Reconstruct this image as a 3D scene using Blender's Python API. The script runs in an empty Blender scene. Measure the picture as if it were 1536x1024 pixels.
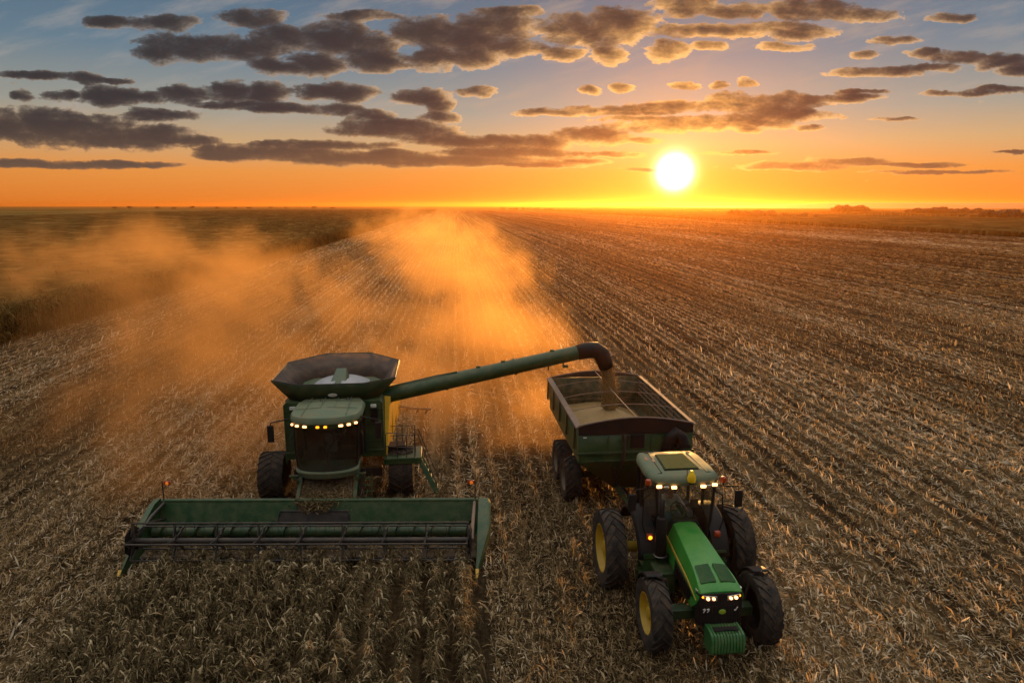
EXPOSURE = 0.85
import bpy, math, random
import numpy as np
from mathutils import Vector, Matrix
random.seed(7); RNG = np.random.default_rng(11)
R = math.radians
sc = bpy.context.scene
COL = sc.collection
# ------------------------------------------------------------------ camera
H = 11.3
PITCH = R(11.27)
cam_d = bpy.data.cameras.new("camera"); cam = bpy.data.objects.new("camera", cam_d); COL.objects.link(cam)
cam_d.sensor_width = 36; cam_d.lens = 24; cam_d.clip_end = 60000; cam_d.clip_start = .1
cam.location = (0, 0, H); cam.rotation_euler = (R(90) - PITCH, 0, 0)
sc.camera = cam
CP, SP = math.cos(PITCH), math.sin(PITCH)
def ray(px, py):                     # direction of a photograph pixel in the world
    u, v = (px - 768) / 1024, (py - 512) / 1024
    return Vector((u, CP - v * SP, -SP - v * CP))
def ground_at(px, py, z=0.):
    d = ray(px, py); return Vector((0, 0, H)) + d * ((z - H) / d.z)
ROW = R(4.8)                         # the crop rows run this far left of the view
CR, SR = math.cos(ROW), math.sin(ROW)
def st(x, y): return x * CR + y * SR, -x * SR + y * CR      # world -> across rows, along rows
def xy(s, t): return s * CR - t * SR, s * SR + t * CR
# ------------------------------------------------------------------ node helpers
class NT:
    def __init__(s, tree): s.t = tree; s.n = tree.nodes; s.l = tree.links
    def new(s, typ, **kw):
        n = s.n.new(typ)
        for k, v in kw.items(): setattr(n, k, v)
        return n
    def put(s, sock, v):
        if v is None: return
        if hasattr(v, 'is_output'): s.l.new(v, sock)
        else: sock.default_value = v
    def m(s, op, a, b=None, c=None, clamp=False):
        n = s.new('ShaderNodeMath', operation=op, use_clamp=clamp)
        for i, v in enumerate((a, b, c)): s.put(n.inputs[i], v)
        return n.outputs[0]
    def vm(s, op, a, b=None, out=0):
        n = s.new('ShaderNodeVectorMath', operation=op)
        s.put(n.inputs[0], a); s.put(n.inputs[1], b)
        return n.outputs[out]
    def sep(s, v): n = s.new('ShaderNodeSeparateXYZ'); s.put(n.inputs[0], v); return n.outputs
    def comb(s, x, y, z):
        n = s.new('ShaderNodeCombineXYZ')
        for i, v in enumerate((x, y, z)): s.put(n.inputs[i], v)
        return n.outputs[0]
    def noise(s, vec, scale, detail=4, rough=.55, dist=0., dim='3D'):
        n = s.new('ShaderNodeTexNoise', noise_dimensions=dim)
        s.put(n.inputs['Vector'], vec); n.inputs['Scale'].default_value = scale
        n.inputs['Detail'].default_value = detail; n.inputs['Roughness'].default_value = rough; n.inputs['Distortion'].default_value = dist
        return n.outputs['Fac']
    def mapr(s, v, a, b, c=0., d=1., smooth=True):
        n = s.new('ShaderNodeMapRange', interpolation_type='SMOOTHSTEP' if smooth else 'LINEAR')
        s.put(n.inputs[0], v)
        for i, k in enumerate((a, b, c, d)): s.put(n.inputs[i + 1], k)
        return n.outputs[0]
    def mix(s, f, a, b, op='MIX'):
        n = s.new('ShaderNodeMix', data_type='RGBA', blend_type=op)
        s.put(n.inputs[0], f); s.put(n.inputs[6], c4(a)); s.put(n.inputs[7], c4(b))
        return n.outputs[2]
    def ramp(s, f, stops):
        n = s.new('ShaderNodeValToRGB'); e = n.color_ramp.elements
        while len(e) < len(stops): e.new(.5)
        for k, (p, c) in zip(e, stops): k.position = p; k.color = c4(c)
        s.put(n.inputs[0], f); return n.outputs[0]
def c4(c): return c if hasattr(c, 'is_output') or len(c) == 4 else (*c, 1)
def material(name):
    m = bpy.data.materials.new(name); m.use_nodes = True; m.node_tree.nodes.clear()
    t = NT(m.node_tree); out = t.new('ShaderNodeOutputMaterial'); return m, t, out
def principled(t, out, **kw):
    b = t.new('ShaderNodeBsdfPrincipled')
    for k, v in kw.items(): t.put(b.inputs[k.replace('_', ' ')], v)
    t.l.new(b.outputs[0], out.inputs[0]); return b
def bump(t, b, h, dist=.02, strength=1.):
    n = t.new('ShaderNodeBump'); n.inputs['Strength'].default_value = strength; n.inputs['Distance'].default_value = dist
    t.put(n.inputs['Height'], h); t.l.new(n.outputs[0], b.inputs['Normal'])
DUST = (.20, .13, .075)
def paint(name, col, rough=.4, dust=.35, metal=0., spec=.5, scale=3., up=.5):
    m, t, out = material(name)
    p = t.new('ShaderNodeTexCoord').outputs['Object']; g = t.new('ShaderNodeNewGeometry')
    nz = t.m('MAXIMUM', t.sep(g.outputs['Normal'])[2], 0.)
    n1 = t.noise(p, scale, 6, .65); n2 = t.noise(p, scale * 9, 4, .6)
    f = t.m('MULTIPLY', t.mapr(t.m('ADD', t.m('MULTIPLY', n1, .7), t.m('MULTIPLY', n2, .3)), .38, .68), t.m('ADD', t.m('MULTIPLY', nz, up), 1 - up))
    f = t.m('MULTIPLY', f, dust)
    var = t.mix(t.mapr(n1, .3, .7), tuple(c * .82 for c in col), tuple(min(1, c * 1.15) for c in col))
    b = principled(t, out, Base_Color=t.mix(f, var, DUST), Metallic=metal, Roughness=t.m('ADD', t.m('MULTIPLY', f, .5), rough, clamp=True))
    b.inputs['Specular IOR Level'].default_value = spec
    bump(t, b, n2, .002, .4)
    return m
def lamp(name, col, strength):
    m, t, out = material(name)
    principled(t, out, Base_Color=c4(col), Emission_Color=c4(col), Emission_Strength=strength, Roughness=.3); return m
def glass(name, tint, refl=.9):
    m, t, out = material(name)
    fr = t.new('ShaderNodeFresnel'); fr.inputs[0].default_value = 1.5
    a = t.new('ShaderNodeBsdfTransparent'); a.inputs[0].default_value = c4(tint)
    g = t.new('ShaderNodeBsdfGlossy'); g.inputs['Roughness'].default_value = .06
    p = t.new('ShaderNodeTexCoord').outputs['Object']
    d = t.new('ShaderNodeBsdfDiffuse'); d.inputs[0].default_value = c4((.25, .19, .13))
    mx = t.new('ShaderNodeMixShader'); t.put(mx.inputs[0], t.m('MULTIPLY', fr.outputs[0], refl)); t.l.new(a.outputs[0], mx.inputs[1]); t.l.new(g.outputs[0], mx.inputs[2])
    m2 = t.new('ShaderNodeMixShader'); t.put(m2.inputs[0], t.mapr(t.noise(p, 2.2, 6, .7), .42, .8, .02, .22)); t.l.new(mx.outputs[0], m2.inputs[1]); t.l.new(d.outputs[0], m2.inputs[2])
    t.l.new(m2.outputs[0], out.inputs[0]); return m
M = dict(
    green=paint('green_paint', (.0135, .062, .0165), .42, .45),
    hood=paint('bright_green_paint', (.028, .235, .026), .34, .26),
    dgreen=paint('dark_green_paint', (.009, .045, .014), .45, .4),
    roof=paint('dusty_green_paint', (.135, .185, .115), .6, .6, up=.3, spec=.22), innerdust=paint('dusty_inner_wall', (.045, .052, .022), .6, .75, up=.0, spec=.2),
    hatch=paint('hatch_green_paint', (.03, .065, .02), .85, .3, spec=.08), weight=paint('weight_green_paint', (.016, .12, .028), .45, .4), yellow=paint('yellow_paint', (.50, .31, .012), .5, .5),
    sidey=paint('side_panel_yellow', (.72, .42, .02), .4, .15),
    black=paint('black_plastic', (.009, .0085, .009), .6, .07, spec=.25),
    rubber=paint('tyre_rubber', (.02, .019, .019), .8, .38, spec=.25, scale=5, up=.2),
    steel=paint('worn_steel', (.16, .15, .145), .45, .35, metal=.6),
    dark=paint('dark_metal', (.035, .033, .032), .5, .35, metal=.3),
    grey=paint('grey_cover', (.34, .34, .36), .45, .2),
    rail=paint('bare_rail', (.24, .17, .13), .8, .3, spec=.15),
    inside=paint('worn_inside_panel', (.055, .036, .028), .6, .35, spec=.2, up=.1),
    tan=paint('dusty_tan_metal', (.16, .115, .075), .7, .6),
    decal=paint('white_decal', (.7, .68, .62), .5, .2), ydecal=paint('yellow_decal', (.65, .38, .05), .5, .2),
    seat=paint('seat_fabric', (.16, .155, .15), .9, .1), chrome=paint('bright_trim', (.6, .58, .55), .25, .2, metal=.9),
    emblem=paint('emblem_green', (.25, .45, .03), .4, .05),
    skin=paint('skin', (.42, .22, .14), .55, 0), shirt=paint('pale_cotton', (.62, .58, .50), .9, .05), jeans=paint('denim', (.05, .07, .13), .9, .1), hair=paint('dark_hair', (.02, .015, .012), .7, 0),
    glass=glass('tinted_glass', (.72, .76, .72)), cglass=glass('clear_glass', (.86, .88, .86), .6),
    lampw=lamp('lit_work_lamp', (1., .42, .15), 3.0), lampy=lamp('lit_amber_lamp', (1., .26, .01), 2.), amber=lamp('amber_lens', (.30, .035, .006), .03),
    ambery=lamp('lit_marker_lens', (.8, .2, .02), .25), head=lamp('lit_headlamp', (1., .44, .18), 2.8), receiver=paint('receiver_yellow', (.85, .55, .01), .4, .05))
# ------------------------------------------------------------------ mesh builder
WARP = None                          # while set, stretches a cab upward
def stretch(z0, z1, d): return lambda z: z + d * min(1, max(0, (z - z0) / (z1 - z0)))
class MB:
    def __init__(s): s.v = []; s.f = []
    def add(s, vs, fs):
        b = len(s.v); s.v += [tuple(v) for v in vs]; s.f += [tuple(b + i for i in f) for f in fs]; return s
    def hexa(s, p): return s.add(p, [(0, 3, 2, 1), (4, 5, 6, 7), (0, 1, 5, 4), (1, 2, 6, 5), (2, 3, 7, 6), (3, 0, 4, 7)])
    def box(s, c, d, rot=None):
        x, y, z = (k / 2 for k in d)
        p = [Vector(q) for q in ((-x, -y, -z), (x, -y, -z), (x, y, -z), (-x, y, -z), (-x, -y, z), (x, -y, z), (x, y, z), (-x, y, z))]
        if rot is not None: p = [rot @ q for q in p]
        return s.hexa([q + Vector(c) for q in p])
    def prism(s, pts, axis, a, b):
        f = {'x': lambda q, k: (k, q[0], q[1]), 'y': lambda q, k: (q[0], k, q[1]), 'z': lambda q, k: (q[0], q[1], k)}[axis]
        return s.loft([[f(q, a) for q in pts], [f(q, b) for q in pts]])
    def loft(s, secs, cap=True, closed=True):
        n = len(secs[0]); vs = [p for q in secs for p in q]; fs = []
        for i in range(len(secs) - 1):
            for j in range(n if closed else n - 1):
                k = (j + 1) % n; fs.append((i * n + j, i * n + k, (i + 1) * n + k, (i + 1) * n + j))
        if cap and closed: fs += [tuple(range(n - 1, -1, -1)), tuple(range((len(secs) - 1) * n, len(secs) * n))]
        return s.add(vs, fs)
    def tube(s, pts, r, n=8, cap=True):
        pts = [Vector(p) for p in pts]; rs = r if isinstance(r, (list, tuple)) else [r] * len(pts)
        ds = [(pts[min(i + 1, len(pts) - 1)] - pts[max(i - 1, 0)]).normalized() for i in range(len(pts))]
        u = ds[0].orthogonal().normalized(); secs = []
        for p, d, q in zip(pts, ds, rs):
            u = (u - d * u.dot(d)).normalized(); w = d.cross(u)
            secs.append([p + (u * math.cos(a) + w * math.sin(a)) * q for a in (2 * math.pi * k / n for k in range(n))])
        return s.loft(secs, cap)
    def lathe(s, prof, n=32, c=(0, 0, 0), axis='x', closed=True):
        secs = []
        for k in range(n):
            a = 2 * math.pi * k / n; ca, sa = math.cos(a), math.sin(a)
            secs.append([Vector(c) + Vector((x, r * ca, r * sa) if axis == 'x' else (r * ca, r * sa, x)) for r, x in prof])
        m = len(prof); vs = [p for q in secs for p in q]; fs = []
        for k in range(n):
            k2 = (k + 1) % n
            for j in range(m - 1): fs.append((k * m + j, k * m + j + 1, k2 * m + j + 1, k2 * m + j))
        return s.add(vs, fs)
    def sheet(s, a, b, c, d, th=.02):      # four corners, given thickness along the normal
        a, b, c, d = map(Vector, (a, b, c, d)); n = (b - a).cross(d - a).normalized() * th
        return s.hexa([a, b, c, d, a + n, b + n, c + n, d + n])
    def build(s, name, mat, parent=None, bevel=0., smooth=35, loc=None):
        if WARP: s.v = [(x, y, WARP(z)) for x, y, z in s.v] if loc is None else s.v; loc = loc and (loc[0], loc[1], WARP(loc[2]))
        me = bpy.data.meshes.new(name); me.from_pydata(s.v, [], s.f); me.validate(); 
        bm_fix(me)
        if smooth:
            me.polygons.foreach_set('use_smooth', [True] * len(me.polygons)); me.set_sharp_from_angle(angle=R(smooth))
        o = bpy.data.objects.new(name, me); COL.objects.link(o)
        for q in (mat if isinstance(mat, list) else [mat]): me.materials.append(M[q] if isinstance(q, str) else q)
        if parent: o.parent = parent
        if loc is not None: o.location = loc
        if bevel:
            b = o.modifiers.new('bevel', 'BEVEL'); b.width = bevel; b.segments = 2; b.limit_method = 'ANGLE'; b.angle_limit = R(40)
        return o
import bmesh
def bm_fix(me):
    bm = bmesh.new(); bm.from_mesh(me); bmesh.ops.recalc_face_normals(bm, faces=bm.faces); bm.to_mesh(me); bm.free()
def empty(name, loc=(0, 0, 0), rz=0., parent=None):
    o = bpy.data.objects.new(name, None); COL.objects.link(o); o.location = loc; o.rotation_euler = (0, 0, rz); o.empty_display_size = .3
    if parent: o.parent = parent
    return o
def tag(o, label=None, cat=None, group=None, kind=None):
    for k, v in (('label', label), ('category', cat), ('group', group), ('kind', kind)):
        if v: o[k] = v
    return o
def copy_tree(o, parent=None):
    c = o.copy(); COL.objects.link(c); c.parent = parent
    for ch in list(o.children): copy_tree(ch, c)
    return c
def arc(c, r, a0, a1, n, plane='yz', x=0.):
    out = []
    for k in range(n + 1):
        a = R(a0 + (a1 - a0) * k / n); p, q = c[0] + r * math.cos(a), c[1] + r * math.sin(a)
        out.append((x, p, q) if plane == 'yz' else (p, q, x) if plane == 'xy' else (p, x, q))
    return out
# ------------------------------------------------------------------ sun, sky
sd = ray(1012, 258).normalized()
SUN_EL, SUN_AZ = math.asin(sd.z), math.atan2(sd.x, sd.y)
sun_d = bpy.data.lights.new("sun", 'SUN'); sun = bpy.data.objects.new("sun", sun_d); COL.objects.link(sun)
sun_d.energy = 5.; sun_d.angle = R(.6); sun_d.color = (1., .475, .12)
sun.rotation_euler = sd.to_track_quat('Z', 'Y').to_euler()
CLOUDS = [  # centre x, y and half sizes of the cloud banks, as bearings read off the photograph
 (235,72,36,20),(300,72,42,20),(372,74,52,17),(430,62,50,20),(500,58,62,22),(560,66,40,18),(165,32,34,9),(240,35,52,11),(380,28,48,13),(545,25,52,9),
 (650,50,70,22),(740,40,70,22),(700,62,60,16),(760,18,50,10),(860,46,50,22),(930,36,58,22),(895,50,60,20),(410,98,40,12),(470,97,58,15),(560,90,62,16),(655,88,42,18),(710,84,50,17),(770,74,50,12),(845,82,32,9),
 (915,82,26,14),(1000,76,32,14),(1030,10,60,13),(1100,16,60,10),(1215,14,66,15),(1280,22,70,9),(1070,46,90,10),(1150,42,70,8),(1200,50,48,10),(1425,26,34,7),
 (55,112,52,7),(130,117,26,9),(180,121,20,4),(37,145,20,9),(92,143,26,9),(165,145,46,15),(225,145,30,9),(275,143,52,12),(345,138,40,15),(400,138,42,14),(410,162,64,8),(350,157,54,6),(460,165,36,7),
 (470,138,30,11),(520,139,46,13),(635,147,42,12),(660,160,20,10),(715,138,28,9),(60,190,150,24),(180,205,120,18),(270,210,60,9),(240,172,60,8),(510,165,34,8),(560,175,40,9),(590,192,84,14),(640,200,50,13),(665,176,30,8),
 (420,228,120,12),(540,236,150,11),(340,234,50,8),(470,217,120,7),(700,212,90,9),(800,214,90,11),(890,204,60,12),(760,228,100,8),(660,240,170,9),(800,247,90,4),(120,247,150,6),(20,243,60,5),
 (820,171,60,5),(920,166,90,7),(1030,160,80,8),(1130,155,70,14),(1190,152,50,12),(1160,168,60,14),(1260,147,66,6),(1010,188,90,11),(1100,184,90,12),(1190,172,70,7),(1125,195,24,6),(1210,190,22,5),
 (1200,249,90,7),(1270,243,60,7),(1370,247,80,4),(1400,258,100,3),(1510,228,30,2),(1290,108,50,7),(1345,106,44,8),(1390,102,46,7),(1440,86,44,10),(1500,92,44,11),(1385,78,24,7),(1520,105,30,8),(1300,82,24,5),
 (885,135,20,6),(935,132,19,7),(1030,130,26,6),(1080,128,13,6),(1120,125,16,7),(1345,180,36,3),(1440,140,60,5),(1500,135,50,6),(1290,138,40,3),(980,255,50,3),(870,243,50,4),(900,232,70,5),(1180,70,40,6),(1060,70,30,6),(1340,60,40,5),
 (950,178,60,4),(1100,230,60,3),(960,212,40,5)]
def build_world():
    w = bpy.data.worlds.new("World"); sc.world = w; w.use_nodes = True; w.node_tree.nodes.clear()
    # cloud density as a node group over bearing coordinates (x/y, z/y)
    g = bpy.data.node_groups.new("cloud_density", 'ShaderNodeTree')
    g.interface.new_socket("P", in_out='INPUT', socket_type='NodeSocketVector')
    g.interface.new_socket("D", in_out='OUTPUT', socket_type='NodeSocketFloat')
    t = NT(g); gi = t.new('NodeGroupInput'); go = t.new('NodeGroupOutput'); p0 = gi.outputs[0]
    wn = t.new('ShaderNodeTexNoise'); t.put(wn.inputs['Vector'], t.vm('MULTIPLY', p0, (1, 2.2, 1))); wn.inputs['Scale'].default_value = 20; wn.inputs['Detail'].default_value = 6; wn.inputs['Roughness'].default_value = .62
    warp = t.vm('MULTIPLY', t.vm('SUBTRACT', wn.outputs['Color'], (.5, .5, .5)), (.040, .017, 0))
    p = t.vm('ADD', p0, warp)
    acc = None
    for cx, cy, rx, ry in CLOUDS:
        d = ray(cx, cy); c = (d.x / d.y, d.z / d.y, 0)
        k = 1024 * d.y * 1.0
        kx, ky = k / (rx * 1.0), k / (ry * 1.02)
        nq = t.new('ShaderNodeVectorMath', operation='MULTIPLY_ADD'); t.put(nq.inputs[0], p); nq.inputs[1].default_value = (kx, ky, 0); nq.inputs[2].default_value = (-c[0] * kx, -c[1] * ky, 0)
        q = nq.outputs[0]; v = t.vm('DOT_PRODUCT', q, q, 1)
        if acc is None: acc = v
        else:
            n = t.new('ShaderNodeMath', operation='SMOOTH_MIN'); t.put(n.inputs[0], acc); t.put(n.inputs[1], v); n.inputs[2].default_value = .35; acc = n.outputs[0]
    f = t.m('SUBTRACT', 1., t.m('MINIMUM', acc, 2.2))
    zc = t.sep(p0)
    pn = t.comb(t.m('MULTIPLY', zc[0], 1.), t.m('MULTIPLY', zc[1], 1.75), 0.)
    n1 = t.noise(pn, 25, 9, .66, .25); n2 = t.noise(t.comb(t.m('MULTIPLY', zc[0], .6), t.m('MULTIPLY', zc[1], 2.2), 3.), 48, 6, .65)
    f = t.m('ADD', f, t.m('MULTIPLY', t.m('SUBTRACT', n1, .5), 4.0)); f = t.m('ADD', f, t.m('MULTIPLY', t.m('SUBTRACT', n2, .5), 1.3))
    t.l.new(t.m('MAXIMUM', t.m('ADD', f, .35), 0.), go.inputs[0])
    t = NT(w.node_tree); out = t.new('ShaderNodeOutputWorld'); bg = t.new('ShaderNodeBackground'); t.l.new(bg.outputs[0], out.inputs[0])
    d = t.vm('NORMALIZE', t.new('ShaderNodeTexCoord').outputs['Generated'])
    x, y, z = t.sep(d)
    yy = t.m('MAXIMUM', y, .06)
    fx, fz = t.m('DIVIDE', x, yy), t.m('DIVIDE', z, yy)
    front = t.mapr(y, .1, .5)
    def dens(vec):
        n = t.new('ShaderNodeGroup'); n.node_tree = g; t.put(n.inputs[0], vec); return n.outputs[0]
    P = t.comb(fx, fz, 0.)
    sp = (sd.x / sd.y, sd.z / sd.y, 0)
    to = t.vm('SUBTRACT', sp, P); dist = t.vm('LENGTH', to, None, 1)
    tn = t.vm('NORMALIZE', to)
    D0 = t.m('MULTIPLY', dens(P), front)
    D1 = dens(t.vm('ADD', P, t.vm('MULTIPLY', tn, (.007, .007, 0))))
    D2 = dens(t.vm('ADD', P, t.vm('MULTIPLY', tn, (.020, .020, 0))))
    zz = t.m('MAXIMUM', z, 0.)
    grad = t.ramp(zz, [(0, (.55, .15, .018)), (.045, (.55, .21, .045)), (.08, (.41, .26, .125)), (.12, (.225, .225, .195)), (.19, (.086, .142, .190)), (.29, (.038, .084, .142)), (.42, (.16, .20, .25)), (.62, (.90, .88, .82)), (1., (1.0, .97, .90))])
    cs = t.m('MAXIMUM', t.vm('DOT_PRODUCT', d, tuple(sd), 1), 0.)
    side = t.mapr(cs, -.2, .9, .55, 1.)
    grad = t.mix(1., grad, t.comb(side, side, side), 'MULTIPLY')
    sky = t.new('ShaderNodeTexSky', sky_type='NISHITA'); sky.sun_disc = False; sky.sun_elevation = SUN_EL; sky.sun_rotation = SUN_AZ; sky.dust_density = 3.
    grad = t.mix(1., grad, t.vm('MULTIPLY', sky.outputs[0], (.006, .006, .006)), 'ADD')
    def glow(pw, col):
        k = t.m('POWER', cs, pw); return t.vm('MULTIPLY', t.comb(k, k, k), col)
    for pw, col in ((45, (.05, .012, .0)), (160, (.13, .036, .004)), (700, (.24, .075, .02)), (2400, (.6, .34, .10)), (8000, (1.5, 1.2, .7))):
        grad = t.mix(1., grad, glow(pw, col), 'ADD')
    # clouds: shaded side against the side that faces the sun
    low = t.mapr(zz, .025, .12)
    near = t.mapr(dist, .05, .75, 1., 0., False)
    near = t.m('POWER', near, 1.6)
    dark = t.mix(low, (.092, .062, .043), (.026, .0255, .028))
    dark = t.mix(near, dark, t.mix(low, (.30, .125, .035), (.038, .029, .026)))
    lit = t.mix(low, (.50, .21, .07), (.36, .27, .19)); lit = t.mix(near, lit, (1.05, .52, .12))
    ex = lambda v: t.m('EXPONENT', t.m('MULTIPLY', v, -1.))
    depth = t.m('ADD', t.m('MULTIPLY', D0, 1.15), t.m('ADD', t.m('MULTIPLY', D1, .75), t.m('MULTIPLY', D2, 1.0)))
    L = t.m('MULTIPLY', ex(t.m('MULTIPLY', depth, t.m('SUBTRACT', 1.45, t.m('MULTIPLY', near, .80)))), t.m('ADD', .78, t.m('MULTIPLY', near, 1.1)), clamp=True)
    ccol = t.mix(L, dark, lit)
    # thin high streaks
    cir = t.noise(t.comb(t.m('MULTIPLY', fx, 1.), t.m('MULTIPLY', t.m('SUBTRACT', fz, t.m('MULTIPLY', fx, .22)), 4.5), 0.), 7, 5, .6)
    cir = t.m('MULTIPLY', t.m('MULTIPLY', t.mapr(cir, .44, .78, 0., .45), front), t.mapr(zz, .04, .14))
    grad = t.mix(cir, grad, t.mix(near, (.34, .29, .25), (.50, .30, .14)))
    col = t.mix(t.m('MULTIPLY', t.m('SUBTRACT', 1., ex(t.m('MULTIPLY', D0, 3.8))), front), grad, ccol)
    # the sun itself
    disc = t.m('POWER', cs, 8200.)
    col = t.mix(1., col, t.vm('MULTIPLY', t.comb(disc, disc, disc), (11., 10., 5.5)), 'ADD')
    t.put(bg.inputs[0], col); bg.inputs[1].default_value = .79
    w.cycles.sampling_method = 'NONE'
build_world()
# ------------------------------------------------------------------ value noise (numpy)
_LAT = RNG.random((256, 256))
def vn(x, y, f, o=0):
    x = np.asarray(x) * f + 17.3 * o; y = np.asarray(y) * f + 9.1 * o
    xi = np.floor(x).astype(int); yi = np.floor(y).astype(int); fx = x - xi; fy = y - yi
    fx = fx * fx * (3 - 2 * fx); fy = fy * fy * (3 - 2 * fy)
    a = lambda i, j: _LAT[(xi + i) & 255, (yi + j) & 255]
    return (a(0, 0) * (1 - fx) + a(1, 0) * fx) * (1 - fy) + (a(0, 1) * (1 - fx) + a(1, 1) * fx) * fy
def fb(x, y, f, o=0): return .55 * vn(x, y, f, o) + .3 * vn(x, y, f * 2.1, o + 1) + .15 * vn(x, y, f * 4.3, o + 2)
SP_ROW = .76
TRACKS = [(-26.5, .7), (-23.2, .7), (9.2, .55), (12.0, .55), (16.8, .6), (19.6, .6), (27., .7), (30.2, .7), (-3.6, .4), (-.8, .4), (42, .7), (45.2, .7), (60, .8), (63.5, .8), (-33, .7)]
def track(s):
    q = np.zeros_like(s)
    for c, w in TRACKS: q = np.maximum(q, np.exp(-((s - c) / w) ** 2))
    return q
def rw(s, t): return .30 * (vn(t, s * .15, .05, 90) - .5) + .12 * (vn(t, s * .3, .25, 91) - .5)      # rows wander a little
def ground_z(s, t):
    d = np.hypot(s, t); fade = np.clip(1 - (d - 60) / 60, 0, 1)
    z = (.04 + .055 * np.clip((t - 20) / 10, 0, 1) * np.clip(.4 + s / 8, .4, 1)) * np.cos(2 * np.pi * (s - rw(s, t)) / SP_ROW) + .12 * (vn(s, t * .6, .9, 3) - .5) + .10 * (vn(s, t, 2.7, 5) - .5) - .10 * track(s)
    return z * fade
def mesh_np(name, co, faces, mat, tint=None, smooth=False):
    me = bpy.data.meshes.new(name); k = faces.shape[1]; nf = len(faces)
    me.vertices.add(len(co)); me.vertices.foreach_set('co', np.ascontiguousarray(co, np.float32).ravel())
    me.loops.add(nf * k); me.loops.foreach_set('vertex_index', np.ascontiguousarray(faces, np.int32).ravel())
    me.polygons.add(nf); me.polygons.foreach_set('loop_start', np.arange(0, nf * k, k, dtype=np.int32))
    if tint is not None:
        a = me.attributes.new('tint', 'FLOAT', 'FACE'); a.data.foreach_set('value', np.ascontiguousarray(tint, np.float32))
    if smooth: me.polygons.foreach_set('use_smooth', np.ones(nf, bool))
    me.update(calc_edges=True)
    o = bpy.data.objects.new(name, me); COL.objects.link(o); me.materials.append(mat); return o
def strips(pos, ln, wd, yaw, pitch, curl, roll, secs=3, taper=.35, droop=0.):
    """curved leaf strips: n x secs x 2 vertices and their quads"""
    n = len(pos); cy_, sy_ = np.cos(yaw), np.sin(yaw); cp, sp_ = np.cos(pitch), np.sin(pitch)
    d = np.stack([cy_ * cp, sy_ * cp, sp_], 1); side = np.stack([-sy_, cy_, 0 * yaw], 1); up = np.cross(d, side)
    side2 = side * np.cos(roll)[:, None] + up * np.sin(roll)[:, None]
    v = np.empty((n, secs, 2, 3))
    for j in range(secs):
        q = j / (secs - 1)
        c = pos + d * (ln * q)[:, None] + up * (curl * ln * 4 * q * (1 - q))[:, None]
        c[:, 2] -= droop * ln * q * q
        w = wd * (1 - (1 - taper) * abs(2 * q - 1) ** 1.5) * .5
        v[:, j, 0] = c - side2 * w[:, None]; v[:, j, 1] = c + side2 * w[:, None]
    b = (np.arange(n) * secs * 2)[:, None]
    f = np.concatenate([b + np.array([[2 * j, 2 * j + 2, 2 * j + 3, 2 * j + 1]]) for j in range(secs - 1)], 0)
    return v.reshape(-1, 3), f
class Pile:                         # collects strips for one object
    def __init__(s): s.v = []; s.f = []; s.t = []; s.n = 0
    def add(s, v, f, t):
        s.v.append(v); s.f.append(f + s.n); s.t.append(np.tile(t, len(f) // len(t)) if len(t) != len(f) else t); s.n += len(v)
    def build(s, name, mat): return mesh_np(name, np.concatenate(s.v), np.concatenate(s.f), mat, np.concatenate(s.t))
def leaf_mat(name, stops, trans=.35, rough=.8, spec=.08):
    m, t, out = material(name)
    a = t.new('ShaderNodeAttribute', attribute_name='tint')
    col = t.ramp(a.outputs['Fac'], stops)
    b = t.new('ShaderNodeBsdfPrincipled'); t.put(b.inputs['Base Color'], col); b.inputs['Roughness'].default_value = rough; b.inputs['Specular IOR Level'].default_value = spec
    tr = t.new('ShaderNodeBsdfTranslucent'); t.put(tr.inputs[0], col)
    mx = t.new('ShaderNodeMixShader'); mx.inputs[0].default_value = trans; t.l.new(b.outputs[0], mx.inputs[1]); t.l.new(tr.outputs[0], mx.inputs[2]); t.l.new(mx.outputs[0], out.inputs[0])
    return m
STRAW = leaf_mat('straw', [(0, (.022, .015, .009)), (.3, (.095, .064, .031)), (.6, (.30, .205, .095)), (.85, (.57, .41, .23)), (1, (.76, .64, .47))], .40)
CROP = leaf_mat('dry_crop', [(0, (.016, .013, .007)), (.3, (.075, .058, .028)), (.65, (.225, .157, .076)), (1, (.58, .45, .27))], .3)
CORN = leaf_mat('ripe_corn', [(0, (.030, .020, .006)), (.5, (.095, .063, .020)), (1, (.22, .145, .05))], .12, .9, .0)
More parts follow.
